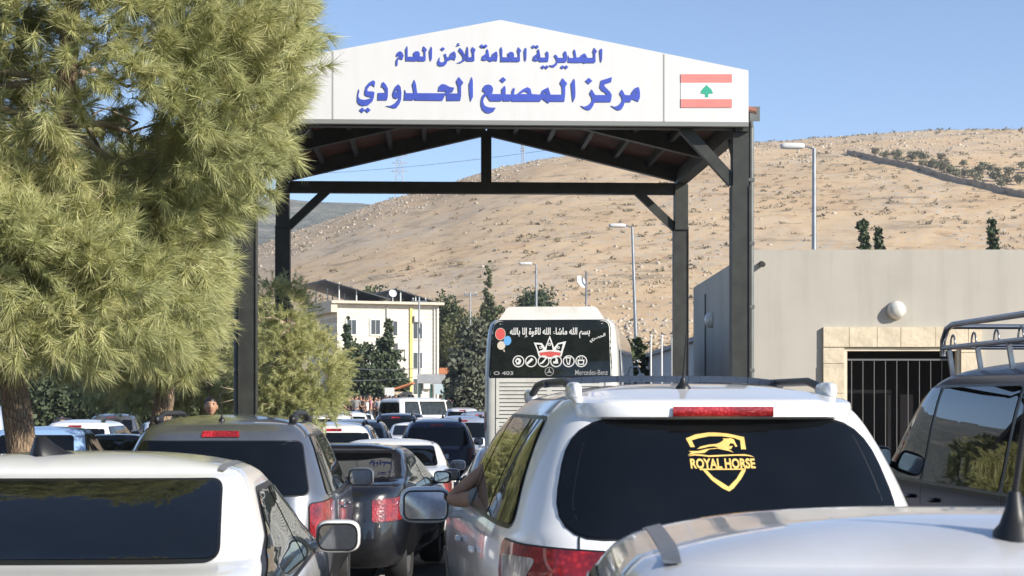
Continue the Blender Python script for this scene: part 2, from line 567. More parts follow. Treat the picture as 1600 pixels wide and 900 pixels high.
# planted kerb island between the road and the parking lot
KERB = mat('kerb_concrete', (.36, .34, .31), .85, var=.2, bump=.2)
SOIL = mat('dry_soil', (.20, .14, .09), .95, var=.3, vscale=2, bump=.4, bscale=12)
mb = MB()
for i, y in enumerate(np.arange(8, 46, 2.0)):
    y2 = y+2.0
    for x0, x1, dz in ((-5.0, -4.82, .22), (-3.28, -3.10, .22)):
        a = [(x0-.046*y, y), (x1-.046*y, y), (x1-.046*y2, y2), (x0-.046*y2, y2)]
        mb.add([(p[0], p[1], g(p[1])-.1) for p in a] + [(p[0], p[1], g(p[1])+dz) for p in a],
               [(4,5,6,7),(0,1,5,4),(1,2,6,5),(2,3,7,6),(3,0,4,7)])
for y in np.arange(19.5, 31, 1.0):
    y2 = min(y+1.0, 31); a = [(-2.48-.046*y, y), (-2.30-.046*y, y), (-2.30-.046*y2, y2), (-2.48-.046*y2, y2)]
    mb.add([(p[0], p[1], g(p[1])-.1) for p in a] + [(p[0], p[1], g(p[1])+.22) for p in a], [(4,5,6,7),(0,1,5,4),(1,2,6,5),(2,3,7,6),(3,0,4,7)])
for y, y2 in ((19.35, 19.5), (31, 31.15)):
    a = [(-3.10-.046*y, y), (-2.30-.046*y, y), (-2.30-.046*y2, y2), (-3.10-.046*y2, y2)]
    mb.add([(p[0], p[1], g(p[1])-.1) for p in a] + [(p[0], p[1], g(p[1])+.22) for p in a], [(4,5,6,7),(0,1,5,4),(1,2,6,5),(2,3,7,6),(3,0,4,7)])
tag(mb.build('kerb', KERB), kind='structure')
sheet('island_soil', -4.82, -3.28, 8, 46, .20, SOIL)
sheet('island_soil', -3.28, -2.48, 19.5, 31, .20, SOIL)

# --- hills
SKY_PX = [-2600, -1200, -200, 200, 405, 455, 520, 570, 640, 700, 740, 800, 870, 960, 1060, 1178, 1240, 1330, 1420, 1600, 1800, 2300, 3600]
SKY_Y = [540, 560, 540, 462, 384, 362, 345, 323, 305, 291, 272, 259, 246, 238, 230, 223, 221, 214, 207, 203, 205, 240, 330]
HR, HY0 = 480.0, 165.0
bump_hill = sines(3, 40, .02, .35)
fine_hill = sines(5, 60, .25, 1.8)
_px = np.arange(-2700, 3700, 10.0); _e = np.interp(_px, SKY_PX, SKY_Y); _k = np.exp(-np.linspace(-2.5, 2.5, 25)**2); _k /= _k.sum()
_e[12:-12] = np.convolve(_e, _k, 'valid')
def hill_h(X, Y):
    X = np.asarray(X, float); Y = np.asarray(Y, float)
    px = 800 + F*X/Y
    e = (628 - np.interp(px, _px, _e))/F
    t = np.clip((Y-HY0)/(HR-HY0), 0, 1.35)
    p = np.where(t <= 1, .55*t + .45*t*t*(3-2*t), 1 - (t-1)*.6)
    base = H*np.minimum(t*3, 1) + e*HR*p
    fade = np.clip(t*4, 0, 1)
    return base + (bump_hill(X, Y)*.08 + fine_hill(X, Y)*.025)*fade - .6*(1-np.clip(t*8, 0, 1))
aa = np.concatenate([np.linspace(-1.25, -.2, 60), np.linspace(-.195, .34, 330), np.linspace(.35, 1.2, 60)])
yy = np.concatenate([np.linspace(HY0, HR, 200), np.linspace(HR+5, HR*1.3, 20)])
A, Y = np.meshgrid(aa, yy); X = A*Y
V = np.stack([X, Y, hill_h(X, Y)], -1).reshape(-1, 3)
na, ny = len(aa), len(yy)
I = (np.arange(ny-1)[:, None]*na + np.arange(na-1)[None]).ravel()
T = np.stack([I, I+1, I+na+1, I+na], 1)
m, nt, b = _nt('dry_hillside')
n1 = _noise(nt, .018, 6, .6); n2 = _noise(nt, .16, 6, .7); n3 = _noise(nt, .7, 5, .75); n4 = _noise(nt, .045, 5, .65)
n5 = _noise(nt, .35, 4, .6)
c1 = _ramp(nt, n1.outputs[0], [(.32, (.48, .34, .205)), (.5, (.58, .425, .26)), (.66, (.53, .41, .28))])
gr = _ramp(nt, n2.outputs[0], [(.34, (.33, .30, .26)), (.46, (.5, .5, .5)), (.60, (.5, .5, .5)), (.75, (.60, .58, .54))])
c2 = _mix(nt, .6, c1.outputs[0], gr.outputs[0], 'OVERLAY')
mk = _ramp(nt, n4.outputs[0], [(.44, (0, 0, 0)), (.58, (1, 1, 1))])
vo = _ramp(nt, n3.outputs[0], [(.50, (0, 0, 0)), (.60, (1, 1, 1))])
mm = nt.nodes.new('ShaderNodeMath'); mm.operation = 'MULTIPLY'
nt.links.new(mk.outputs[0], mm.inputs[0]); nt.links.new(vo.outputs[0], mm.inputs[1])
c3 = _mix(nt, mm.outputs[0], c2, (.46, .42, .36))
mk2 = _ramp(nt, n4.outputs[0], [(.40, (1, 1, 1)), (.60, (.25, .25, .25))])
dk = _ramp(nt, n5.outputs[0], [(.30, (1, 1, 1)), (.40, (0, 0, 0))])
m5 = nt.nodes.new('ShaderNodeMath'); m5.operation = 'MULTIPLY'
nt.links.new(mk2.outputs[0], m5.inputs[0]); nt.links.new(dk.outputs[0], m5.inputs[1])
c4 = _mix(nt, m5.outputs[0], c3, (.27, .20, .125))
mp6 = nt.nodes.new('ShaderNodeMapping'); mp6.inputs['Scale'].default_value = (.07, .07, .55)
tc6 = nt.nodes.new('ShaderNodeTexCoord'); nt.links.new(tc6.outputs['Object'], mp6.inputs[0])
n6 = _noise(nt, 1.0, 8, .72, vec=mp6.outputs[0])
d6 = _ramp(nt, n6.outputs[0], [(.36, (.85,)*3), (.45, (0, 0, 0))]); l6 = _ramp(nt, n6.outputs[0], [(.58, (0, 0, 0)), (.68, (.6,)*3)])
c4 = _mix(nt, d6.outputs[0], c4, (.30, .235, .16)); c4 = _mix(nt, l6.outputs[0], c4, (.58, .50, .40))
nt.links.new(c4, b.inputs['Base Color'])
b.inputs['Roughness'].default_value = 1.0; b.inputs['Specular IOR Level'].default_value = .1
_bump(nt, b, n3.outputs[0], .35, .4)
HILL = m
o = link(bpy.data.objects.new('hill', np_mesh('hill', V, T, HILL, True))); tag(o, kind='structure')

# wooded ridge far behind, on the left
FX = [-3500, -1500, 0, 300, 405, 440, 500, 560, 620, 700, 800, 1100]
FYp = [330, 320, 300, 300, 309, 312, 320, 326, 337, 355, 390, 470]
fb = sines(9, 50, .008, .12)
def far_h(X, Y):
    px = 800 + F*X/Y; e = (628 - np.interp(px, FX, FYp))/F
    t = np.clip((Y-700)/(1100-700), 0, 1.3)
    return -3 + (H+3)*np.minimum(t*4, 1) + e*1100*np.where(t <= 1, .25*np.minimum(t*8, 1)+.75*t, 1-(t-1)*.5) + fb(X, Y)*1.2*np.minimum(t*6, 1)
aa = np.linspace(-1.6, .2, 260); yy = np.linspace(700, 1200, 60)
A, Y = np.meshgrid(aa, yy); X = A*Y
V = np.stack([X, Y, far_h(X, Y)], -1).reshape(-1, 3); na, ny = len(aa), len(yy)
I = (np.arange(ny-1)[:, None]*na + np.arange(na-1)[None]).ravel(); T = np.stack([I, I+1, I+na+1, I+na], 1)
m, nt, b = _nt('wooded_hillside')
n1 = _noise(nt, .05, 7, .7); n2 = _noise(nt, .012, 4)
c1 = _ramp(nt, n1.outputs[0], [(.42, (.13, .14, .115)), (.55, (.20, .20, .165)), (.68, (.33, .30, .25))])
nt.links.new(c1.outputs[0], b.inputs['Base Color']); b.inputs['Roughness'].default_value = 1
b.inputs['Specular IOR Level'].default_value = .05; _bump(nt, b, n1.outputs[0], 1.0, 6.0)
o = link(bpy.data.objects.new('far_hill', np_mesh('far_hill', V, T, m, True))); tag(o, kind='structure')

# scrub and stones scattered over the dry hill
def scatter(n, seed, y0=175, y1=478, clump=.0, a0=-.16, a1=.32):
    r = np.random.default_rng(seed); f = sines(seed+50, 14, .02, .12); out = []
    while len(out) < n:
        a = r.uniform(a0, a1, 4000); t = r.uniform(0, 1, 4000)**.8; Y = y0 + (y1-y0)*t; X = a*Y
        k = f(X, Y) > clump
        out += list(zip(X[k], Y[k]))
    P = np.array(out[:n]); return np.column_stack([P, hill_h(P[:, 0], P[:, 1])])
def tuft_stuff(name, P, size, ntri, mtl, seed, flat=.6):
    r = np.random.default_rng(seed); n = len(P)
    S = size[0] + (size[1]-size[0])*r.uniform(0, 1, n)**2.5
    d = r.normal(size=(n, ntri, 3)); d /= np.linalg.norm(d, axis=2, keepdims=True)
    c = d*r.uniform(.35, 1, (n, ntri, 1))*np.array([1.25, 1, flat]); c[..., 2] = np.abs(c[..., 2])
    base = P[:, None, :] + c*S[:, None, None]
    e = r.normal(size=(n, ntri, 3, 3))*.24*S[:, None, None, None]
    V = (base[:, :, None, :] + e).reshape(-1, 3)
    T = np.arange(len(V)).reshape(-1, 3)
    o = link(bpy.data.objects.new(name, np_mesh(name, V, T, mtl))); tag(o, kind='stuff'); return o
def leaf_mat(name, c0, c1, scale=.5):
    if name in MATS: return MATS[name]
    m, nt, b = _nt(name)
    gi = nt.nodes.new('ShaderNodeNewGeometry')
    n1 = _noise(nt, scale, 3)
    mx = nt.nodes.new('ShaderNodeMath'); mx.operation = 'MULTIPLY_ADD'; mx.inputs[1].default_value = .5
    nt.links.new(gi.outputs['Random Per Island'], mx.inputs[0])
    m2 = nt.nodes.new('ShaderNodeMath'); m2.operation = 'MULTIPLY'; m2.inputs[1].default_value = .5
    nt.links.new(n1.outputs[0], m2.inputs[0]); nt.links.new(m2.outputs[0], mx.inputs[2])
    r = _ramp(nt, mx.outputs[0], [(.2, c0), (.8, c1)])
    nt.links.new(r.outputs[0], b.inputs['Base Color'])
    b.inputs['Roughness'].default_value = .65; b.inputs['Specular IOR Level'].default_value = .25
    MATS[name] = m; return m
SCRUB = leaf_mat('dry_scrub', (.12, .10, .06), (.26, .21, .12), .1)
GREENS = leaf_mat('green_scrub', (.05, .06, .03), (.12, .125, .06), .1)
tuft_stuff('scrub', np.concatenate([scatter(1900, 21, clump=.35), scatter(1300, 22, clump=-5)]), (.18, 1.0), 14, SCRUB, 1)
STONE = mat('limestone', (.44, .38, .30), .9, var=.3, vscale=.8)
P = np.concatenate([scatter(6500, 31, clump=.75), scatter(800, 32, clump=-5), scatter(1400, 33, 178, 230, -5, .04, .10)])
r = np.random.default_rng(5); n = len(P)
S = .10 + .42*r.uniform(0, 1, n)**4
octa = np.array([[1,0,0],[0,1,0],[-1,0,0],[0,-1,0],[0,0,.8],[0,0,-.6]], float)
V = (P[:, None, :] + (octa[None] * r.uniform(.5, 1.4, (n, 6, 1)) + r.normal(size=(n, 6, 3))*.18)*S[:, None, None]).reshape(-1, 3)
of = np.array([[0,1,4],[1,2,4],[2,3,4],[3,0,4],[1,0,5],[2,1,5],[3,2,5],[0,3,5]])
T = (np.arange(n)[:, None, None]*6 + of[None]).reshape(-1, 3)
o = link(bpy.data.objects.new('stones', np_mesh('stones', V, T, STONE))); tag(o, kind='stuff')

def hill_at(px, py):
    """where the sight line through a photo pixel meets the hillside"""
    Ys = np.linspace(HY0+2, HR, 1500); X = (px-800)/F*Ys; Zr = H + (628-py)/F*Ys
    d = hill_h(X, Ys) - Zr; k = int(np.argmax(d > 0)) if (d > 0).any() else len(Ys)-1
    return Vector((X[k], Ys[k], hill_h(X[k], Ys[k])))

# ------------------------------------------------------------------ hillside features
WALLM = mat('dry_stone', (.30, .25, .19), .95, var=.3, vscale=.6)
mb = MB()
path = [hill_at(x, y) for x, y in [(1325, 241), (1362, 249), (1400, 258), (1430, 265), (1460, 274), (1498, 286), (1527, 291), (1560, 299), (1600, 308), (1650, 320)]]
pp = []
for a, c in zip(path[:-1], path[1:]):
    for k in range(8):
        q = a.lerp(c, k/8); q.z = float(hill_h(q.x, q.y)); pp.append(q)
for i in range(len(pp)-1):
    a, c = pp[i], pp[i+1]; z0 = -.5; h = .9 + .25*rnd.random()
    mb.beam(a + Vector((0, 0, h/2-.3)), c + Vector((0, 0, h/2-.3)), .6, h+.6)
tag(mb.build('stone_wall', WALLM), 'long low dark stone wall running down the dry hillside below the olive grove', 'wall')

def leaf_cloud(ells, nclump, nleaf, size, seed, shell=.5, spread=.35, flat=0.0):
    """leaf triangles gathered in clumps through a union of ellipsoids"""
    r = np.random.default_rng(seed); Vs = []
    vol = np.array([e[3]*e[4]*e[5] for e in ells])**.67; vol /= vol.sum()
    for e, w in zip(ells, vol):
        n = max(3, int(nclump*w))
        d = r.normal(size=(n, 3)); d /= np.linalg.norm(d, axis=1, keepdims=True)
        rad = r.uniform(shell, 1.0, (n, 1))**.6
        rad *= 1 + .18*np.sin(d[:, :1]*5+seed)*np.sin(d[:, 1:2]*4+1)*np.cos(d[:, 2:3]*6)
        c = np.array(e[:3]) + d*rad*np.array(e[3:6])
        sc = spread*min(e[3:6])
        l = c[:, None, :] + r.normal(size=(n, nleaf, 3))*sc*.45
        t = r.normal(size=(n, nleaf, 3)); t /= np.linalg.norm(t, axis=2, keepdims=True)
        u = np.cross(t, r.normal(size=(n, nleaf, 3))); u /= np.linalg.norm(u, axis=2, keepdims=True)
        s = size*r.uniform(.6, 1.3, (n, nleaf, 1))
        q = np.stack([l - t*s*.5 + u*s*.05, l + u*s*.35, l + t*s*.6, l - u*s*.35], 2)
        Vs.append(q.reshape(-1, 3))
    V = np.concatenate(Vs); T = np.arange(len(V)).reshape(-1, 4)
    return V, T
BARK = mat('tree_bark', (.19, .13, .085), .95, var=.45, vscale=9, bump=.9, bscale=22)
LEAF_D = leaf_mat('dark_conifer_leaves', (.035, .055, .03), (.10, .125, .065), .8)
LEAF_M = leaf_mat('mid_green_leaves', (.035, .055, .022), (.09, .11, .045), .6)
LEAF_L = leaf_mat('light_pine_leaves', (.075, .09, .04), (.15, .16, .075), .6)
LEAF_G = leaf_mat('grey_green_leaves', (.06, .07, .05), (.16, .17, .12), .8)
LEAF_O = leaf_mat('olive_leaves', (.13, .13, .085), (.26, .25, .16), .5)
def make_tree(name, label, cat, x, y, z0, ells, mtl, nclump, nleaf, size, seed, trunk_r=.14, trunk_h=None, group=None, shell=.4, spread=.35):
    t = empty(name, (x, y, z0)); tag(t, label, cat, group)
    V, T = leaf_cloud(ells, nclump, nleaf, size, seed, shell, spread)
    link(bpy.data.objects.new('crown', np_mesh('crown', V, T, mtl)), t)
    top = trunk_h or max(e[2] for e in ells)
    mb = MB(); rr = random.Random(seed)
    pts = [(rr.uniform(-.03, .03)*k, rr.uniform(-.03, .03)*k, top*k/5 - (.1 if k == 0 else 0)) for k in range(6)]
    mb.tube(pts, [trunk_r*(1-.8*k/5) for k in range(6)], 8)
    for e in ells[:5]:
        a = Vector(pts[2]).lerp(Vector(pts[4]), rr.random()); mb.tube([a, (a+Vector(e[:3]))/2 + Vector((0, 0, .05)), Vector(e[:3])], [trunk_r*.35, trunk_r*.25, trunk_r*.1], 5)
    mb.build('trunk', BARK, t, True)
    return t
def cone_ells(h, r, n=6, z0=.12, seed=0):
    rr = random.Random(seed); out = []
    for k in range(n):
        f = k/(n-1); w = r*(1-.82*f)*(.85+.3*rr.random())
        out.append((rr.uniform(-.2, .2)*w, rr.uniform(-.2, .2)*w, h*(z0+(1-z0-.06)*f), w, w, h*.62/n+.1))
    return out
def ball_ells(h, r, z0, n=6, seed=0):
    rr = random.Random(seed); out = []
    for k in range(n):
        a = rr.uniform(0, 6.28); q = rr.uniform(.15, .55)*r
        w = r*rr.uniform(.5, .72); zc = z0 + (h-z0)*rr.uniform(.3, .75)
        out.append((q*math.cos(a), q*math.sin(a), min(zc, h-w*.8), w, w, w*.85))
    return out
def px_x(px, Y): return (px-800)/F*Y
def px_z(py, Y): return H + (628-py)/F*Y

# olive grove above the stone wall
OL = None
olv = leaf_cloud(ball_ells(2.2, 1.5, .5, 5, 3), 45, 9, .42, 4, .3, .5)
OLIVE_ME = np_mesh('crown', olv[0], olv[1], LEAF_O)
tm = MB(); tm.tube([(0, 0, -.3), (.05, 0, .5), (0, .05, 1.2)], [.16, .12, .06], 6)
OLIVE_TR = tm.mesh('trunk', BARK, True)
rr = random.Random(12)
spots = []
while len(spots) < 46:
    x = rr.uniform(1365, 1640); lo = np.interp(x, [1365, 1430, 1500, 1560, 1640], [246, 262, 283, 296, 312]); hi = np.interp(x, [1365, 1400, 1500, 1560, 1640], [243, 240, 258, 268, 262])
    y = rr.uniform(hi, lo)
    if all((x-a)**2 + ((y-c)*2.5)**2 > 90 for a, c in spots): spots.append((x, y))
for x, y in spots:
    p = hill_at(x, y); s = rr.uniform(.5, .95)
    t = empty('olive_tree', p, rr.uniform(0, 6)); t.scale = (s, s, s)
    tag(t, 'small grey-green olive tree in the grove above the stone wall on the hillside', 'tree', 'olive trees on the hillside')
    link(bpy.data.objects.new('crown', OLIVE_ME), t); link(bpy.data.objects.new('trunk', OLIVE_TR), t)

# pylons and cables on the skyline
PYL = mat('pylon_steel', (.40, .42, .45), .6, .3)
def pylon(px, ytop, ybase, Y, label):
    x = px_x(px, Y); zt = px_z(ytop, Y); zb = px_z(ybase, Y); t = empty('power_pylon', (x, Y, zb)); tag(t, label, 'pylon')
    h = zt-zb; mb = MB(); w0, w1 = h*.085, h*.03
    for a, c in ((-1, -1), (1, -1), (1, 1), (-1, 1)): mb.beam((a*w0, c*w0, 0), (a*w1, c*w1, h), .18, .18)
    n = 8
    for k in range(n):
        f0, f1 = k/n, (k+1)/n; u0 = w0+(w1-w0)*f0; u1 = w0+(w1-w0)*f1
        for s in (-1, 1):
            mb.beam((-u0, s*u0, h*f0), (u1, s*u1, h*f1), .10, .10); mb.beam((u0, s*u0, h*f0), (-u1, s*u1, h*f1), .10, .10)
            mb.beam((s*u0, -u0, h*f0), (s*u1, u1, h*f1), .16, .16)
    mb.build('lattice_tower', PYL, t)
    mb = MB()
    for f in (.72, .84, .95):
        for s in (-1, 1): mb.beam((0, 0, h*f), (s*h*.12, 0, h*f), .3, .3); mb.beam((0, 0, h*(f+.04)), (s*h*.12, 0, h*f), .2, .2)
    mb.build('cross_arm', PYL, t)
    return x, zt
pylon(624, 238, 345, 900, 'faint lattice power pylon on the ridge below the canopy gable, beside the wooded hill')
pylon(817, 226, 262, 700, 'faint lattice power pylon just showing over the top of the dry hill')
CAB = mat('cable', (.10, .10, .11), .6)
def cable(pts, r, label, cat='cable', sag=0.0, n=24):
    a, c = Vector(pts[0]), Vector(pts[1]); q = []
    for k in range(n+1):
        f = k/n; p = a.lerp(c, f); p.z -= sag*4*f*(1-f); q.append(p)
    mb = MB(); mb.tube(q, r, 5); tag(mb.build('power_cable', CAB), label, cat)
cable([(px_x(500, 850), 850, px_z(271, 850)), (px_x(880, 720), 720, px_z(231, 720))], .09, 'thin power cable sagging across the sky under the canopy gable', sag=1.2)

# ------------------------------------------------------------------ the border canopy
DSTEEL = mat('dark_grey_steel', (.034, .036, .032), .5, .0, var=.3, vscale=4, bump=.05, spec=.4)
WOODR = mat('red_brown_boards', (.085, .032, .018), .75, var=.35, vscale=3)
m, nt, b = _nt('white_sign_panel')
tc = nt.nodes.new('ShaderNodeTexCoord'); mp = nt.nodes.new('ShaderNodeMapping'); mp.inputs['Scale'].default_value = (4.0, 4.0, .35)
nt.links.new(tc.outputs['Object'], mp.inputs[0])
n1 = _noise(nt, 1.2, 6, .65, vec=mp.outputs[0]); n2 = _noise(nt, .5, 3)
c1 = _ramp(nt, n1.outputs[0], [(.30, (.635, .63, .62)), (.52, (.655, .655, .65)), (.75, (.67, .67, .67))])
nt.links.new(c1.outputs[0], b.inputs['Base Color']); b.inputs['Roughness'].default_value = .5
_bump(nt, b, n2.outputs[0], .25, .08)
SIGNW = m
ROOFM = mat('roof_sheet', (.30, .12, .08), .6)
GUT = mat('grey_gutter', (.13, .14, .135), .5, .2, var=.15)
TH = .046
KC = .857
canopy = empty('border_canopy', (-.255*KC, 28.0*KC, H + KC*(g(28.2)-H)), TH); canopy.scale = (KC, KC, KC)
tag(canopy, 'tall gabled checkpoint canopy on dark steel posts with a white lettered sign board', 'canopy')
G0 = g(28.2)
def cz(z): return z - G0
HX = 3.86
def sg(px, py, y=-.25):
    k = (px-800)/F; u = ((28+y)*k + .255 + y*TH)/(1-TH*k)
    return u, cz(H + (628-py)/F*(28+y+TH*u))
for x in (-HX, HX):
    for y in (.13, 6.8):
        mb = MB(); zb = cz(g(28+y)) - .45
        top = 5.93 if y > 1 else 6.2
        mb.box((x, y, (zb+cz(top))/2), (.25, .25, cz(top)-zb))
        # flange edges of the column
        for s in (-1, 1): mb.box((x+s*.133, y, (zb+cz(5.1))/2), (.016, .29, cz(5.1)-zb))
        if y > 1:   # haunch at the head of the rear posts
            s = -1 if x < 0 else 1
            mb.prism([(x-.127, cz(5.93)), (x+.127, cz(5.93)), (x+.127, cz(5.05)), (x-.127, cz(5.05))], lambda a, c: Vector((a, y-.17, c)), lambda a, c: Vector((a, y-.127, c)))
        po = mb.build('post', DSTEEL, canopy)
        mb = MB(); mb.box((x, y, (g((28+y)*KC)-canopy.location.z)/KC+.02), (.5, .5, .04))
        mb.build('base_plate', DSTEEL, po)
mb = MB(); mb.beam((-HX+.13, 6.8, cz(5.85)), (HX-.13, 6.8, cz(5.85)), .20, .22); mb.build('tie_beam', DSTEEL, canopy)
mb = MB(); mb.beam((-HX+.13, .13, cz(6.10)), (HX-.13, .13, cz(6.10)), .22, .20); mb.build('tie_beam', DSTEEL, canopy)
RX = .066
def rz(x, base=6.87): return cz(base - .235*abs(x-RX))
mb = MB(); mb.box((RX, 6.8, (cz(5.96)+cz(6.95))/2), (.20, .19, 1.0)); mb.build('king_post', DSTEEL, canopy)
for y in (.13, 3.45, 6.8):
    mb = MB()
    for s in (-1, 1): mb.beam((RX+s*.02, y, rz(RX)+.14), (s*HX, y, rz(s*HX)+.14), .18, .28)
    mb.build('rafter', DSTEEL, canopy)
for s in (-1, 1):
    mb = MB(); mb.beam((s*HX, -.1, cz(6.07)), (s*HX, 6.95, cz(6.07)), .21, .26); mb.build('eave_beam', DSTEEL, canopy)
    for d in (.55, 1.2, 1.85, 2.5, 3.15):
        mb = MB(); x = RX+s*d; mb.beam((x, -.1, rz(x)+.20), (x, 7.2, rz(x)+.20), .08, .12); mb.build('purlin', DSTEEL, canopy)
    # knee braces
    mb = MB(); mb.beam((s*(HX-.10), .13, cz(5.16)), (s*(HX-.90), .13, cz(6.02)), .16, .17); mb.build('knee_brace', DSTEEL, canopy)
    mb = MB(); mb.beam((s*(HX-.10), 6.8, cz(5.08)), (s*(HX-.86), 6.8, cz(5.80)), .14, .15); mb.build('knee_brace', DSTEEL, canopy)
    mb = MB(); mb.beam((s*HX, .22, cz(5.25)), (s*HX, .95, cz(5.97)), .10, .10); mb.build('knee_brace', DSTEEL, canopy)
    # roof slab: boards below, sheet above
    mb = MB(); a = (RX, rz(RX)+.285); c = (s*4.08, rz(s*4.08)+.285)
    for dz, t in ((0, .03),):
        P = [(a[0], a[1]), (c[0], c[1]), (c[0], c[1]+t), (a[0], a[1]+t)]
        mb.prism(P, lambda u, v: Vector((u, -.14, v)), lambda u, v: Vector((u, 7.3, v)))
    rb = mb.build('roof_boards', WOODR, canopy, recalc=True)
    mb = MB(); P = [(a[0], a[1]+.034), (c[0], c[1]+.034), (c[0], c[1]+.09), (a[0], a[1]+.09)]
    mb.prism(P, lambda u, v: Vector((u, -.14, v)), lambda u, v: Vector((u, 7.3, v)))
    mb.build('roof_sheet', ROOFM, canopy, recalc=True)
    # gutter and downpipe
    mb = MB(); xo = s*4.10; zt = cz(6.33)
    P = [(xo-s*.14, zt-.26), (xo, zt-.10), (xo+s*.035, zt), (xo+s*.02, zt), (xo-s*.01, zt-.09), (xo-s*.14, zt-.24)]
    mb.prism(P, lambda u, v: Vector((u, -.12, v)), lambda u, v: Vector((u, 7.3, v)))
    mb.box((xo-s*.045, -.125, zt-.12), (.16, .012, .23))
    mb.build('gutter', GUT, canopy, recalc=True)
    mb = MB(); xd = s*(HX+.178); mb.tube([(s*4.02, .05, cz(6.12)), (xd, .08, cz(6.02)), (xd, .08, cz(5.8)), (xd, .08, cz(g(28))-.1)], .042, 10)
    for z in (5.2, 4.2, 3.2, 2.2): mb.box((xd-s*.03, .08, cz(z)), (.15, .10, .05))
    mb.build('downpipe', GUT, canopy, False)
# fascia sign board
u1, zb = sg(1170, 189); zb = cz(6.06); _, ze = sg(1170, 110); _, zr = sg(782, 31)
u0 = 2*RX - u1
mb = MB(); P = [(u0, zb), (u1, zb), (u1, ze), (RX, zr), (u0, ze)]
mb.prism(P, lambda u, v: Vector((u, -.25, v)), lambda u, v: Vector((u, -.15, v)))
fascia = mb.build('sign_board', SIGNW, canopy, recalc=True)
mb = MB(); mb.box(((u0+u1)/2, -.20, zb-.035), (u1-u0, .11, .064)); mb.build('bottom_trim', mat('trim_grey', (.22, .23, .22), .5), fascia)
SEAM = mat('panel_seam', (.40, .40, .39), .6)
for px in (520, 1038):
    u, _ = sg(px, 150); zt = ze + (zr-ze)*(1-abs(u-RX)/(u1-RX)) - .01
    mb = MB(); mb.box((u, -.252, (zb+zt)/2), (.022, .008, zt-zb-.01)); mb.build('panel_joint', SEAM, fascia)
BLUE = mat('blue_lettering', (.05, .085, .44), .5, var=.12, vscale=3)
def crop(pts, x0, y0, s): return [(x0+x*s, y0+y*s) for x, y in pts]
AA = (780, 60, .1125); BB = (610, 60, .1125); CC = (880, 110, .08125); DD = (740, 110, .09375); EE = (620, 110, .09375); FF = (550, 110, .08125)
LINE1 = [
 (AA, [(1420,140),(1435,160),(1430,300),(1418,335),(1405,300),(1395,165)]),
 (AA, [(1320,130),(1362,182),(1338,215),(1340,325),(1325,342),(1215,342),(1190,350),(1150,335),(1115,340),(1060,340),(960,337),(962,240),(975,272),(1048,272),(1030,180),(1048,150),(1062,185),(1075,268),(1125,262),(1145,228),(1185,208),(1205,225),(1225,270),(1310,272),(1312,215),(1300,190)]),
 (AA, [(1178,245),(1192,262),(1178,278),(1164,262)]),
 (AA, [(915,175),(935,195),(945,240),(940,320),(920,335),(812,338),(800,372),(765,402),(735,402),(690,375),(740,372),(780,350),(800,320),(790,285),(765,245),(782,222),(800,240),(820,270),(900,272),(893,205)]),
 (AA, diamond(880,400,28)), (AA, diamond(932,400,28)),
 (AA, [(665,178),(685,200),(690,250),(680,325),(570,328),(555,312),(510,320),(465,305),(480,250),(535,205),(530,165),(548,148),(562,180),(575,266),(655,268),(645,200)]),
 (AA, [(528,258),(540,285),(505,288)]),
 (AA, diamond(475,118,27)), (AA, diamond(524,118,27)), (AA, diamond(608,400,28)), (AA, diamond(660,400,28)),
 (AA, [(365,130),(382,150),(378,290),(366,322),(352,290),(345,180)]),
 (AA, [(268,122),(308,172),(288,205),(290,315),(275,327),(180,327),(168,310),(158,327),(20,326),(22,270),(12,150),(32,118),(45,160),(45,262),(135,264),(120,240),(120,210),(150,188),(185,188),(210,220),(205,262),(268,265),(262,205),(250,175)]),
 (BB, [(1350,145),(1362,180),(1375,262),(1405,262),(1420,215),(1460,185),(1480,185),(1492,240),(1480,318),(1440,310),(1395,325),(1370,318),(1355,300),(1310,312),(1265,300),(1280,245),(1335,205),(1335,165)]),
 (BB, circle(1447,240,13,8)), (BB, [(1330,255),(1340,280),(1305,284)]),
 (BB, diamond(1268,108,27)), (BB, diamond(1322,108,27)),
 (BB, [(1142,118),(1185,158),(1167,200),(1168,312),(1155,320),(1068,320),(1052,306),(1050,180),(1070,112),(1082,150),(1085,262),(1140,262),(1138,200),(1122,160)]),
 (BB, [(965,130),(1000,165),(1030,215),(1046,262),(1040,310),(980,345),(920,345),(980,320),(1010,290),(1005,250),(970,200),(945,170)]),
 (BB, [(935,66),(962,74),(945,88),(968,98),(925,114),(918,100),(932,90)]),
 (BB, [(885,178),(908,210),(910,260),(895,305),(860,290),(830,300),(790,320),(780,350),(750,382),(700,390),(660,375),(652,330),(680,270),(690,262),(680,310),(700,335),(740,330),(765,300),(750,240),(745,220),(770,210),(785,262),(815,262),(840,205)]),
 (BB, circle(872,240,13,8)), (BB, diamond(727,148,29)),
 (BB, [(570,112),(580,150),(578,280),(562,318),(548,280),(540,180)]),
 (BB, [(462,108),(508,158),(488,190),(490,305),(475,318),(382,318),(370,302),(358,318),(215,316),(210,150),(235,105),(240,160),(240,255),(335,255),(320,235),(320,205),(345,180),(385,178),(408,205),(408,250),(468,255),(465,190),(445,160)]),
 (BB, [(130,178),(160,190),(185,240),(165,298),(130,285),(105,292),(98,380),(80,382),(75,330),(85,290),(130,240),(90,255),(80,235),(100,195)])]
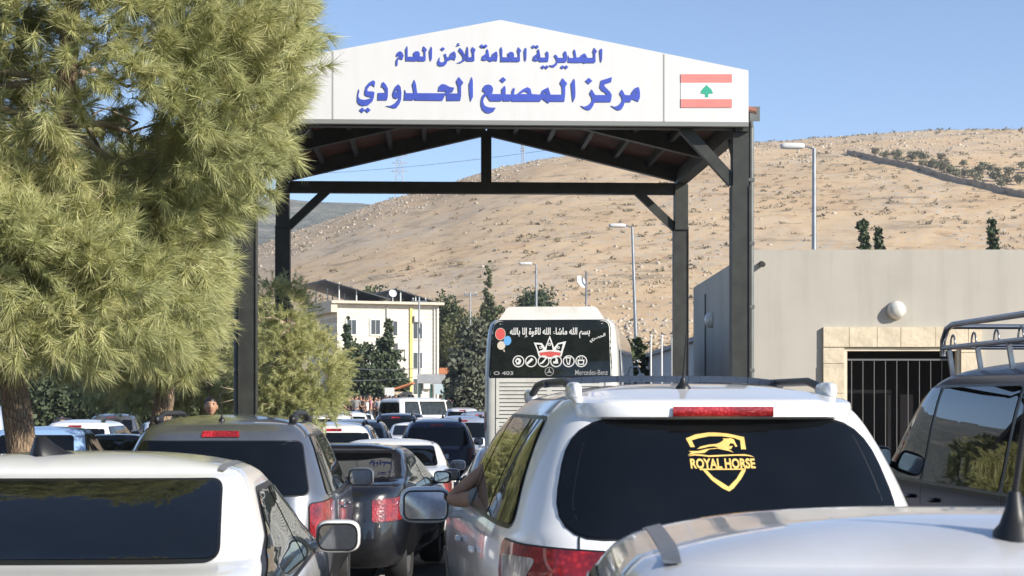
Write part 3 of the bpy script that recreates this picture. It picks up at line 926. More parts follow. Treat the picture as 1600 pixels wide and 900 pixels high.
LINE2 = [
 (CC, [(1440,318),(1462,335),(1480,420),(1478,520),(1445,605),(1400,580),(1320,550),(1295,610),(1185,612),(1165,680),(1120,755),(1060,770),(990,735),(920,680),(985,700),(1050,680),(1110,630),(1140,580),(1130,520),(1085,445),(1130,370),(1165,425),(1190,475),(1300,480),(1330,410),(1380,345)]),
 (CC, [(1385,410),(1415,430),(1395,455),(1360,425)]),
 (CC, [(940,130),(925,225),(790,270),(800,310),(900,410),(935,470),(930,540),(912,610),(605,612),(580,680),(530,755),(480,768),(400,735),(340,680),(400,700),(465,680),(530,630),(560,580),(550,520),(508,445),(552,365),(590,430),(620,475),(850,475),(790,410),(755,400),(705,330),(730,195)]),
 (CC, diamond(495,205,62)),
 (CC, [(210,160),(228,200),(238,440),(232,530),(190,612),(175,500),(152,260)]),
 (DD, [(1485,130),(1562,220),(1530,275),(1528,400),(1515,520),(1275,520),(1250,550),(1140,470),(1110,520),(645,520),(630,490),(610,515),(500,515),(480,480),(460,515),(280,515),(255,480),(215,415),(170,470),(160,520),(180,580),(230,612),(300,622),(370,622),(330,690),(270,715),(210,710),(150,660),(125,590),(125,500),(145,430),(195,370),(150,345),(160,290),(195,245),(250,235),(300,255),(325,300),(320,360),(300,395),(468,395),(470,310),(520,255),(535,300),(535,400),(640,400),(640,340),(670,290),(690,310),(672,400),(720,400),(830,310),(900,280),(950,310),(970,395),(1120,405),(1150,330),(1245,282),(1285,405),(1480,405),(1475,275),(1440,210)]),
 (DD, [(770,396),(860,350),(905,370),(915,394)]), (DD, [(1185,358),(1213,380),(1200,408),(1172,380)]),
 (DD, diamond(490,160,50)),
 (EE, [(1252,110),(1268,180),(1270,440),(1232,520),(1210,380),(1205,230)]),
 (EE, [(1035,110),(1110,205),(1072,265),(1072,430),(1058,505),(835,508),(830,420),(815,395),(760,505),(310,500),(290,470),(270,500),(122,498),(135,320),(155,380),(285,380),(258,235),(292,155),(320,230),(340,380),(820,382),(815,350),(690,348),(705,270),(745,230),(800,232),(880,275),(960,290),(925,365),(880,365),(880,385),(1030,385),(1020,265),(990,185)]),
 (FF, [(890,265),(935,320),(950,420),(945,560),(910,650),(850,725),(800,728),(720,705),(650,688),(740,680),(830,630),(890,560),(910,510),(860,550),(800,530),(780,470),(795,400),(840,310)]),
 (FF, [(862,375),(895,415),(830,418)]),
 (FF, [(600,220),(650,270),(690,350),(690,500),(670,575),(495,575),(500,435),(640,432),(640,390),(600,330),(560,315),(580,240)]),
 (FF, [(405,190),(445,220),(430,320),(390,280),(340,300),(295,360),(300,405),(390,405),(432,420),(420,520),(390,600),(310,670),(210,685),(140,660),(100,600),(105,480),(130,360),(140,400),(120,500),(150,550),(230,570),(320,550),(385,520),(290,500),(245,470),(245,400),(270,310),(330,235)]),
 (FF, diamond(195,765,52)), (FF, diamond(302,765,52))]
for L in (LINE1, LINE2):
    polys = [[sg(*p) for p in crop(P, *c)] for c, P in L]
    V, Fc = flat_curve(polys, .006)
    mb = MB(); mb.add([(p[0], -.2575 - p[2], p[1]) for p in V], Fc)
    mb.build('lettering', BLUE, fascia, recalc=True)
def flatpart(name, polys, mtl, parent, y=-.253, ext=.004):
    V, Fc = flat_curve(polys, ext)
    mb = MB(); mb.add([(p[0], y - p[2], p[1]) for p in V], Fc)
    return mb.build(name, mtl, parent, recalc=True)
def quad(x0, y0, x1, y1): return [sg(x0, y0), sg(x1, y0), sg(x1, y1), sg(x0, y1)]
fl = flatpart('flag', [quad(1064, 116, 1144, 168)], mat('flag_white', (.76, .76, .72), .6), fascia, -.254, .003)
FR = mat('faded_flag_red', (.72, .22, .20), .6, var=.08)
flatpart('red_stripe', [quad(1064, 116, 1144, 129)], FR, fl, -.260, .002)
flatpart('red_stripe', [quad(1064, 155, 1144, 168)], FR, fl, -.260, .002)
ced = crop([(635,355),(668,395),(690,405),(685,415),(720,435),(738,445),(725,455),(748,478),(745,490),(765,510),(760,530),(700,535),(668,545),(672,605),(600,605),(608,548),(560,535),(510,530),(530,512),(500,492),(540,472),(530,455),(560,440),(565,420),(590,400),(600,390)], 1055, 105, .07776)
flatpart('cedar', [[sg(*p) for p in ced]], mat('cedar_green', (.03, .36, .24), .6), fl, -.260, .002)

# ------------------------------------------------------------------ grey booth building on the right
m, nt, b = _nt('grey_stucco')
tc = nt.nodes.new('ShaderNodeTexCoord'); mp = nt.nodes.new('ShaderNodeMapping'); mp.inputs['Scale'].default_value = (3.0, 3.0, .22)
nt.links.new(tc.outputs['Object'], mp.inputs[0])
n1 = _noise(nt, 1.0, 6, .65, vec=mp.outputs[0]); n2 = _noise(nt, .8, 6, .6); n3 = _noise(nt, 45, 3)
c1 = _ramp(nt, n2.outputs[0], [(.30, (.40, .375, .33)), (.70, (.46, .435, .38))])
c2 = _ramp(nt, n1.outputs[0], [(.30, (.40, .395, .38)), (.50, (.5, .5, .5)), (.75, (.54, .54, .53))])
nt.links.new(_mix(nt, .55, c1.outputs[0], c2.outputs[0], 'OVERLAY'), b.inputs['Base Color'])
b.inputs['Roughness'].default_value = .92; _bump(nt, b, n3.outputs[0], .15, .01)
STUCCO = m
CREAM = mat('cream_stone', (.62, .53, .39), .85, var=.16, vscale=4, bump=.7, bscale=9)
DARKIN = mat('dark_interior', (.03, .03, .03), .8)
bx = empty('checkpoint_building', (4.05*1.1, 33, H + 1.1*(g(30)-H))); bx.scale = (1.1, 1.1, 1.1); tag(bx, 'low flat-roofed grey stucco building with a barred stone-framed entrance', 'building')
zt = 4.25 - g(30)
def bz(z): return z - g(30)
mb = MB()
def wallbox(x0, x1, y0, y1, z0, z1): mb.box(((x0+x1)/2, (y0+y1)/2, (z0+z1)/2), (x1-x0, y1-y0, z1-z0))
wallbox(0, 1.50, 0, .3, -.3, zt); wallbox(3.45, 12, 0, .3, -.3, zt); wallbox(1.5, 3.45, 0, .3, bz(2.61), zt)
wallbox(0, .3, .3, 10, -.3, zt); wallbox(11.7, 12, .3, 10, -.3, zt); wallbox(.3, 11.7, 9.7, 10, -.3, zt)
mb.build('wall', STUCCO, bx)
mb = MB(); mb.box((6, 5, zt-.5), (11.38, 9.38, .2)); mb.build('roof', mat('roof_concrete', (.3, .29, .27), .9), bx)
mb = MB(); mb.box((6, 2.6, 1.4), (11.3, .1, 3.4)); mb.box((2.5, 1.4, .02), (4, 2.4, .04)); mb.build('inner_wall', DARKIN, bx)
# stone surround made of rough blocks
mb = MB(); x0, x1 = 1.50, 3.45; z1 = bz(2.61)
rr = random.Random(4)
xx = x0-.35
while xx < x1+.33:
    w = min(rr.uniform(.38, .6), x1+.35-xx)
    mb.box((xx+w/2, -.035-.01*rr.random(), z1+.175), (w-.008, .07, .33)); xx += w
for sx in (x0-.175, x1+.175):
    zz = 0
    while zz < z1:
        h = min(rr.uniform(.35, .55), z1-zz)
        mb.box((sx, -.035-.012*rr.random(), zz+h/2), (.345, .07, h-.008)); zz += h
sur = mb.build('door_surround', CREAM, bx)
mb = MB(); INN = mat('smooth_stone', (.66, .58, .45), .7, var=.06)
mb.box(((x0+x1)/2, .05, z1-.03), (x1-x0, .14, .055)); mb.box((x0+.03, .05, z1/2-.03), (.055, .14, z1-.06)); mb.box((x1-.03, .05, z1/2-.03), (.055, .14, z1-.06))
mb.build('inner_frame', INN, sur)
mb = MB(); GATEM = mat('gate_grey', (.15, .15, .15), .5, .3)
mb.box(((x0+x1)/2, .14, z1-.20), (x1-x0-.12, .03, .03)); mb.box(((x0+x1)/2, .14, .35), (x1-x0-.12, .03, .03))
k = 0
while x0+.16+k*.19 < x1-.1: mb.tube([(x0+.16+k*.19, .14, .1), (x0+.16+k*.19, .14, z1-.19)], .0075, 6); k += 1
mb.build('barred_gate', GATEM, bx)
mb = MB(); mb.box((x0+.95, .9, 1.1), (.06, .06, 2.2)); mb.box((x0+1.25, .9, 1.1), (.22, .05, 2.2)); mb.box((x0+.5, .95, 2.25), (1, .05, .06))
mb.build('inner_door', mat('brown_door', (.07, .055, .045), .6), bx)
lampm = MB(); lampm.lathe([(.0, 0), (.155, 0), (.16, .03), (.15, .05), (.145, .09), (.11, .14), (.06, .165), (.001, .172)], 24, Matrix.Translation((2.38, 0, bz(3.235))) @ Matrix.Rotation(R(90), 4, 'X'))
tag_l = lampm.build('wall_lamp', mat('opal_glass', (.62, .61, .56), .25, var=.18, vscale=14, coat=.5), bx, True)
mb = MB(); mb.tube([(.13, .02, bz(4.02)), (.13, -.14, bz(3.99))], .045, 14); sp = mb.build('drain_spout', mat('dark_pipe', (.05, .045, .04), .6), bx, True, 40)
mb = MB(); mb.box((-.012, 6.1, 1.6), (.03, 2.2, 2.0)); swf = mb.build('window_frame', mat('window_stone', (.45, .40, .33), .8), bx)
mb = MB(); mb.box((-.025, 6.1, 1.6), (.03, 1.8, 1.6)); mb.build('pane', GLASS2, swf)
lampm = MB(); lampm.lathe([(.0, 0), (.155, 0), (.16, .03), (.145, .09), (.11, .14), (.001, .172)], 20, Matrix.Translation((0, 6.2, bz(3.35))) @ Matrix.Rotation(R(-90), 4, 'Y'))
lampm.build('wall_lamp', MATS['opal_glass'], bx, True)
mb = MB()
for y in (3.0, 7.4): mb.tube([(-.02, y, -.2), (-.02, y, zt-.3)], .018, 6)
mb.build('conduit', GUT, bx)

# ------------------------------------------------------------------ pale shed beyond the bus, white poles
sh = empty('roadside_shed', (5.05, 48, g(48))); tag(sh, 'long pale grey shed with its shaded side towards the road, beyond the canopy', 'building')
mb = MB(); hz = 3.35-g(48); mb.box((3, 11, hz/2-.3), (6, 22, hz+.6)); mb.build('wall', mat('pale_render', (.52, .51, .50), .9, var=.06, vscale=.8), sh)
mb = MB(); mb.box((3, 11, hz+.06), (6.3, 22.3, .12)); mb.build('roof_edge', mat('roof_edge_grey', (.33, .33, .33), .7), sh)
mb = MB()
for y in (5.5, 14): mb.box((-.015, y, 1.15), (.05, 1.6, 2.3))
mb.build('door', mat('grey_blue_door', (.12, .15, .18), .6), sh)
WPOLE = mat('white_pole_paint', (.72, .72, .70), .5)
for px, lab in ((1017, 'slim white pole nearest the bus in front of the pale shed'), (1034, 'slim white pole between two others in front of the pale shed'), (1050, 'slim white pole closest to the rear canopy post, before the pale shed')):
    Y = 47; x = px_x(px, Y); mb = MB(); z = px_z(526, Y)
    mb.tube([(0, 0, -.1), (0, 0, z-g(Y))], [.03, .022], 8); mb.lathe([(.05, 0), (.05, .03), (.001, .05)], 8, Matrix.Translation((0, 0, z-g(Y))))
    o = mb.build('flag_pole', WPOLE); o.location = (x, Y, g(Y)); tag(o, lab, 'pole')

# ------------------------------------------------------------------ stone apartment block
AP = empty('apartment_block', (-13.65, 140, 0), R(20)); tag(AP, 'cream stone apartment block with a yellow vertical strip and slanted shade roofs on top', 'building')
m, nt, b = _nt('coursed_limestone')
tc = nt.nodes.new('ShaderNodeTexCoord'); mp = nt.nodes.new('ShaderNodeMapping'); mp.inputs['Rotation'].default_value = (R(90), 0, 0)
nt.links.new(tc.outputs['Object'], mp.inputs[0])
br = nt.nodes.new('ShaderNodeTexBrick'); br.inputs['Scale'].default_value = 1.0
br.inputs['Brick Width'].default_value = .9; br.inputs['Row Height'].default_value = .36; br.inputs['Mortar Size'].default_value = .03
br.inputs['Color1'].default_value = (.72, .675, .585, 1); br.inputs['Color2'].default_value = (.64, .60, .52, 1); br.inputs['Mortar'].default_value = (.54, .49, .41, 1)
nt.links.new(mp.outputs[0], br.inputs[0])
n1 = _noise(nt, .5, 5); nt.links.new(_mix(nt, .3, br.outputs[0], n1.outputs[0], 'OVERLAY'), b.inputs['Base Color']); b.inputs['Roughness'].default_value = .9
LIME = m
HA = 9.4
mb = MB(); mb.box((4.16, 5, HA/2-.3), (8.33, 10, HA+.6)); mb.build('wall', LIME, AP)
mb = MB(); mb.box((4.0, 4.8, HA+.1), (9.2, 10.8, .2)); mb.box((-.35, 5, HA-.35), (.5, 10.8, .7)); mb.build('parapet', mat('parapet_stone', (.58, .52, .42), .85, var=.08), AP)
WF = mat('window_white', (.65, .64, .60), .5); WG = glass('window_glass', (.05, .055, .06), .05)
def wnd(x, z, w, h, face=0):
    mb = MB(); 
    if face == 0: mb.box((x, -.03, z), (w+.25, .08, h+.25))
    else: mb.box((-.03, x, z), (.08, w+.25, h+.25))
    f = mb.build('window', WF, AP)
    mb = MB()
    for s in (-1, 1):
        if face == 0: mb.box((x+s*w/4, -.06, z), (w/2-.06, .08, h))
        else: mb.box((-.06, x+s*w/4, z), (.08, w/2-.06, h))
    mb.build('pane', WG, f)
for px, py, w, h in ((549, 511, .75, 1.1), (586, 511, .75, 1.1), (613, 513, .75, 1.1), (652, 517, .75, 1.2), (652, 563, .75, 1.2), (549, 566, .75, 1.1), (586, 566, .75, 1.1), (613, 566, .75, 1.1), (652, 604, .75, 1.2)):
    s = 8.33*(px-527)/159; wnd(s, px_z(py, 140+.34*s), w, h)
for y, z in ((3, 7.2), (7, 7.2), (3, 4.2), (7, 4.2)): wnd(y, z, 1.1, 1.3, 1)
mb = MB(); mb.box((6.0, -.06, 4.9), (.22, .12, 8.6)); mb.build('yellow_strip', mat('yellow_panel', (.60, .54, .16), .5), AP)
mb = MB()
for x in (7.9, 8.15, 4.0): mb.tube([(x, -.08, 0), (x, -.08, HA-.1)], .05, 6)
mb.build('drainpipe', mat('pale_pipe', (.5, .5, .48), .5), AP)
mb = MB(); mb.box((6.55, -.2, 8.3), (.7, .3, .5)); mb.build('air_conditioner', mat('ac_white', (.6, .6, .57), .5, var=.2, vscale=6), AP)
for x, z in ((2.6, 6.0), (5.2, 6.1), (7.3, 3.0)):
    mb = MB(); mb.box((x, -.22, z), (.75, .36, .52)); mb.tube([(x+.3, -.06, z), (x+.3, -.06, z-1.2)], .03, 5); mb.build('air_conditioner', MATS['ac_white'], AP)
SHADE = mat('dark_shade_sheet', (.07, .075, .08), .4, .3, var=.2)
for (s0, s1, z0, z1, t0, t1) in ((-1.0, 4.2, 11.15, 9.75, -.3, 8), (5.0, 8.2, 10.6, 9.7, .5, 8)):
    mb = MB(); mb.prism([(s0, z0), (s1, z1), (s1, z1+.06), (s0, z0+.06)], lambda u, v: Vector((u, t0, v)), lambda u, v: Vector((u, t1, v)))
    for k in range(9):
        u = s0+(s1-s0)*k/8; z = z0+(z1-z0)*k/8
        mb.beam((u, t0, z+.09), (u, t1, z+.09), .06, .05)
    p = mb.build('shade_roof', SHADE, AP, recalc=True)
    mb = MB()
    for u in (s0+.35, (s0+s1)/2):
        for t in (t0+.2, (t0+t1)/2, t1-.2): 
            z = z0+(z1-z0)*(u-s0)/(s1-s0); mb = MB(); mb.tube([(max(u, .2), max(t, .2), HA), (max(u, .2), max(t, .2), z)], .05, 6); mb.build('support', WPOLE, p)
mb = MB(); mb.lathe([(.001, -.10), (.17, -.07), (.32, 0), (.30, 0), (.17, -.05), (.001, -.08)], 16, Matrix.Translation((4.6, .3, HA+.9)) @ Matrix.Rotation(R(70), 4, 'X')); mb.tube([(4.6, .35, HA), (4.6, .35, HA+.9)], .04, 6)
mb.build('satellite_dish', mat('dish_grey', (.55, .55, .55), .5), AP)

# small roadside structures
def shed(name, label, cat, px0, px1, y0, y1, Y, depth, wallm, parts=()):
    x0, x1 = px_x(px0, Y), px_x(px1, Y); zt_, zb_ = px_z(y0, Y), px_z(y1, Y)
    o = empty(name, ((x0+x1)/2, Y, g(Y))); tag(o, label, cat)
    mb = MB(); mb.box((0, depth/2, (zt_-g(Y))/2), (x1-x0, depth, zt_-g(Y))); mb.build('wall', wallm, o)
    return o, x1-x0, zt_-g(Y)
PW = mat('white_render', (.66, .65, .62), .8, var=.1, vscale=1)
o, w, h = shed('shop_building', 'small white shop with an orange roof edge beside the stone apartment block', 'building', 691, 715, 584, 640, 108, 4, PW)
mb = MB(); mb.prism([(-w/2-.2, h+.35), (w/2+.25, h+.35), (w/2+.35, h-.02), (-w/2-.2, h-.02)], lambda u, v: Vector((u, -.5, v)), lambda u, v: Vector((u, 4.1, v))); mb.build('roof', mat('terracotta', (.52, .20, .09), .7, var=.15), o, recalc=True)
mb = MB(); mb.box((0, -.02, h*.62), (w*.85, .05, h*.3)); mb.box((0, -.02, h*.22), (w*.8, .05, h*.4)); mb.build('shopfront', DARKIN, o)
mb = MB(); mb.box((.1, -.35, h*.44), (w*1.15, .5, .22)); mb.build('awning', mat('awning_grey', (.42, .42, .42), .6), o)
o, w, h = shed('white_wall', 'plain white wall panel in tree shade behind the waiting crowd', 'wall', 709, 752, 610, 640, 109, .25, PW)
o, w, h = shed('guard_hut', 'small cream stone hut with a lean-to red roof in front of the dark conifers', 'building', 603, 642, 612, 640, 112, 2.5, MATS['cream_stone'])
mb = MB(); mb.prism([(-w/2-.1, h-.1), (w/2+.1, h+.5), (w/2+.1, h+.6), (-w/2-.1, h+.02)], lambda u, v: Vector((u, -.3, v)), lambda u, v: Vector((u, 2.7, v))); mb.build('roof', MATS['terracotta'], o, recalc=True)
mb = MB(); mb.box((-w/2+.25, -.35, h*.95), (.6, .05, .7)); mb.build('notice_board', mat('board_white', (.7, .7, .68), .5), o)
ko = empty('kiosk', (px_x(674, 100), 100, 0)); tag(ko, 'open kiosk with a long grey sign fascia below the apartment block', 'kiosk')
mb = MB(); mb.box((0, 0, px_z(592, 100)), (1.5, 1.6, .5)); mb.build('sign_fascia', mat('fascia_grey', (.36, .37, .38), .6, var=.15), ko)
mb = MB()
for x in (-.68, 0, .68):
    for y in (-.7, .7): mb.box((x, y, px_z(600, 100)/2), (.07, .07, px_z(600, 100)))
mb.build('post', mat('green_post', (.05, .12, .09), .6), ko)
mb = MB(); mb.box((.45, -.79, px_z(608, 100)), (.5, .04, .6)); mb.build('panel', mat('pale_blue_panel', (.5, .6, .62), .6), ko)
mb = MB()
for k in range(3): mb.box((-.25, -.2, 1.0+.33*k), (.6, .9, .06))
mb.build('shelf', mat('red_brown_goods', (.30, .12, .08), .7, var=.6, vscale=9), ko)

# ------------------------------------------------------------------ street lights and poles
def street_lamp(px, ytop, Y, label, side=-1, arm=1.0, lean=0.0):
    x = px_x(px, Y); zt_ = px_z(ytop, Y); z0 = g(Y)
    o = empty('street_lamp', (x+lean, Y, z0)); tag(o, label, 'street lamp', 'street lamps beyond the canopy')
    hh = zt_-z0; mb = MB()
    mb.tube([(0, 0, -.1), (-lean*.5, 0, hh*.5), (-lean, 0, hh-.15), (-lean, 0, hh)], [.10, .08, .055, .05], 10); mb.lathe([(.16, 0), (.16, .5), (.12, .6), (.10, .62)], 10)
    mb.tube([(-lean, 0, hh-.02), (-lean+side*arm*.5, 0, hh+.05), (-lean+side*arm, 0, hh+.07)], .03, 8)
    mb.build('pole', STEEL, o, True, 50)
    mb = MB(); mb.blob((-lean+side*(arm+.28), 0, hh+.07), (.36, .13, .085), 4, 16, 8); mb.build('lamp_head', mat('lamp_head_grey', (.62, .62, .60), .45), o, True)
street_lamp(1272, 232, 52, 'grey street lamp rising behind the flat roof of the grey building', arm=.35)
street_lamp(988, 355, 75, 'leaning grey street lamp to the right of the bus, between the canopy posts', arm=.35, lean=.30)
street_lamp(838, 414, 96, 'grey street lamp showing above the middle of the bus roof', arm=.3)
mb = MB(); Y = 112; x = px_x(916, Y)
o = empty('dish_mast', (x, Y, 0)); tag(o, 'thin mast with a pale satellite dish above the bus roof', 'satellite mast')
mb.tube([(0, 0, -.1), (0, 0, px_z(424, Y))], .06, 8); mb.build('mast', STEEL, o, True)
mb = MB(); mb.lathe([(.001, -.18), (.2, -.15), (.42, 0), (.40, 0), (.2, -.12), (.001, -.15)], 18, Matrix.Translation((-.3, -.1, px_z(440, Y))) @ Matrix.Rotation(R(60), 4, 'Y') @ Matrix.Rotation(R(35), 4, 'X'))
mb.build('dish', mat('dish_pale', (.66, .66, .66), .4), o, True)
for px, y, Y, lab in ((655, 464, 100, 'plain grey utility pole in front of the stone apartment block'), (735, 455, 120, 'plain grey utility pole among the tall conifers left of the bus')):
    mb = MB(); mb.tube([(0, 0, -.1), (0, 0, px_z(y, Y))], [.09, .05], 8); mb.box((0, 0, px_z(y, Y)-.25), (.9, .08, .08))
    for s in (-.35, 0, .35): mb.lathe([(.04, 0), (.05, .08), (.02, .16)], 8, Matrix.Translation((s, 0, px_z(y, Y)-.2)))
    o = mb.build('utility_pole', STEEL); o.location = (px_x(px, Y), Y, 0); tag(o, lab, 'pole')
cable([(px_x(450, 70), 70, px_z(560, 70)), (px_x(655, 100), 100, px_z(575, 100))], .018, 'upper slack cable strung to the utility pole before the conifers', sag=.25)
cable([(px_x(450, 70), 70, px_z(588, 70)), (px_x(655, 100), 100, px_z(574, 100)-.5)], .018, 'lower slack cable strung to the utility pole before the conifers', sag=.2)

# ------------------------------------------------------------------ trees beyond the canopy
GRT = 'conifers and broadleaf trees beyond the canopy'
T_ = [ # px, ytop, Y, radius, kind, mat, label
 (541, 494, 118, 1.05, 'cone', LEAF_D, 'narrow dark conifer at the left end of the apartment block'),
 (606, 506, 117, 1.75, 'cone', LEAF_D, 'broad dark conifer in front of the apartment windows'),
 (570, 535, 116, 1.35, 'ball', LEAF_D, 'dark rounded tree filling the gap between the two dark conifers'),
 (762, 406, 160, 1.55, 'cone', LEAF_L, 'tall pale-green pine rising highest to the left of the bus'),
 (697, 455, 156, 2.0, 'ball', LEAF_M, 'mid-green tree just right of the apartment block'),
 (727, 486, 150, 2.0, 'ball', LEAF_L, 'light olive-green tree between the apartment block and the tall pine'),
 (775, 480, 150, 1.6, 'ball', LEAF_M, 'green tree half hidden by the left edge of the bus roof'),
 (744, 498, 88, 1.45, 'ball', LEAF_G, 'grey-green tree shading the white wall left of the bus'),
 (738, 560, 90, 1.35, 'ball', LEAF_D, 'dark dense tree under the grey-green one, beside the bus'),
 (840, 447, 150, 2.6, 'ball', LEAF_D, 'low dark tree showing just above the bus roof'),
 (586, 447, 158, 1.7, 'ball', LEAF_M, 'green tree peeping over the apartment roof between the shade roofs'),
 (988, 528, 66, .62, 'ball', LEAF_M, 'small green tree between the bus mirror and the pale shed'),
]
T_ += [(60, 560, 84, 3.0, 'ball', LEAF_D, 'dark broad tree behind the parking lot, seen left of the leaning trunk'),
 (165, 556, 86, 3.2, 'ball', LEAF_D, 'dark broad tree behind the parking lot, between the two bare trunks'),
 (290, 552, 84, 3.2, 'ball', LEAF_M, 'broad tree behind the parking lot, above the head of the man'),
 (395, 556, 92, 2.8, 'ball', LEAF_D, 'dark broad tree behind the foot of the front left canopy post')]
for i, (px, yt, Y, r_, kind, mtl, lab) in enumerate(T_):
    h = px_z(yt, Y) - g(Y)
    e = cone_ells(h, r_, 7, .14, i) if kind == 'cone' else ball_ells(h, r_*1.05, h*.12, 9, i)
    if kind == 'ball': e = [(a, b_, max(c, r2*.9), r1, r2, max(r3, (h)*.22)) for a, b_, c, r1, r2, r3 in e] + [(0, 0, h-.6*r_, .6*r_, .6*r_, .62*r_), (0, 0, h*.4, .8*r_, .8*r_, h*.3)]
    make_tree('conifer' if kind == 'cone' else 'broadleaf_tree', lab, 'tree', px_x(px, Y), Y, g(Y), e, mtl, int(230*max(1, r_)), 26, .26, 40+i, .16, h*.8, GRT, .25, .42)
for px, yt, Y, lab in ((1349, 343, 78, 'slim dark cypress behind the flat roof, left of a close pair'), (1373, 355, 78, 'slim dark cypress behind the flat roof, right of a close pair'), (1551, 343, 78, 'lone slim cypress behind the flat roof near the roof rack')):
    h = px_z(yt, Y); e = [(0.05*math.sin(k*2.3), .05*math.cos(k*1.7), h*(.35+.6*k/7), .36*(1-.72*k/7)+.07, .36*(1-.72*k/7)+.07, .75) for k in range(8)]
    make_tree('cypress', lab, 'tree', px_x(px, Y), Y, 0, e, LEAF_D, 420, 16, .19, int(px), .1, h*.9, 'cypresses behind the flat roof', .1, .8)

for i, (x, y, h, r_, lab) in enumerate(((-13.5, 3.0, 8.5, 3.4, 'broad green tree left of the queue, mirrored in the black van windows'), (-14.5, 11.5, 7.5, 3.2, 'second broad green tree left of the queue, mirrored in the black van windows'), (-16, -6.0, 8, 3.5, 'broad green tree behind the viewer to the left, mirrored in car glass'))):
    make_tree('broadleaf_tree', lab, 'tree', x, y, 0, ball_ells(h, r_, .8, 9, 60+i), LEAF_M, 620, 26, .32, 90+i, .25, h*.7, 'trees left of the queue', .3, .4)
# ------------------------------------------------------------------ pines with real needle tufts
def needle_mat(name, c0, c1):
    m, nt, b = _nt(name)
    gi = nt.nodes.new('ShaderNodeNewGeometry'); n1 = _noise(nt, .9, 4, .6); n2 = _noise(nt, 5.0, 3)
    ad = nt.nodes.new('ShaderNodeMath'); ad.operation = 'MULTIPLY'; ad.inputs[1].default_value = .25
    nt.links.new(gi.outputs['Random Per Island'], ad.inputs[0])
    a2 = nt.nodes.new('ShaderNodeMath'); a2.operation = 'MULTIPLY_ADD'; a2.inputs[1].default_value = .55
    nt.links.new(n1.outputs[0], a2.inputs[0]); nt.links.new(ad.outputs[0], a2.inputs[2])
    a3 = nt.nodes.new('ShaderNodeMath'); a3.operation = 'MULTIPLY_ADD'; a3.inputs[1].default_value = .35
    nt.links.new(n2.outputs[0], a3.inputs[0]); nt.links.new(a2.outputs[0], a3.inputs[2])
    r = _ramp(nt, a3.outputs[0], [(.32, c0), (.55, c1), (.80, (c1[0]*1.2, c1[1]*1.05, c1[2]*1.2)), (.84, (.40, .27, .13))])
    nt.links.new(r.outputs[0], b.inputs['Base Color'])
    b.inputs['Roughness'].default_value = .45; b.inputs['Specular IOR Level'].default_value = .4
    # needles let some light through
    tr = nt.nodes.new('ShaderNodeBsdfTranslucent'); nt.links.new(r.outputs[0], tr.inputs[0])
    mx = nt.nodes.new('ShaderNodeMixShader'); mx.inputs[0].default_value = .38
    nt.links.new(b.outputs[0], mx.inputs[1]); nt.links.new(tr.outputs[0], mx.inputs[2])
    nt.links.new(mx.outputs[0], nt.nodes['Material Output'].inputs[0])
    return m
NEEDLE = needle_mat('pine_needles', (.18, .195, .085), (.53, .55, .26))
TWIG = mat('pine_twig', (.38, .30, .21), .9, var=.3, vscale=8)
PBARK = None
m, nt, b = _nt('pine_bark')
tc = nt.nodes.new('ShaderNodeTexCoord'); mp = nt.nodes.new('ShaderNodeMapping'); mp.inputs['Scale'].default_value = (1, 1, .35)
nt.links.new(tc.outputs['Object'], mp.inputs[0])
n1 = nt.nodes.new('ShaderNodeTexVoronoi'); n1.feature = 'DISTANCE_TO_EDGE'; n1.inputs['Scale'].default_value = 34; nt.links.new(mp.outputs[0], n1.inputs['Vector'])
n2 = _noise(nt, 9, 6, .7)
c1 = _ramp(nt, n1.outputs[0], [(.0, (.14, .095, .06)), (.10, (.27, .19, .125)), (.4, (.36, .265, .18))])
nt.links.new(_mix(nt, .6, c1.outputs[0], n2.outputs[0], 'OVERLAY'), b.inputs['Base Color']); b.inputs['Roughness'].default_value = .95
_bump(nt, b, n1.outputs[0], .9, .03)
PBARK = m

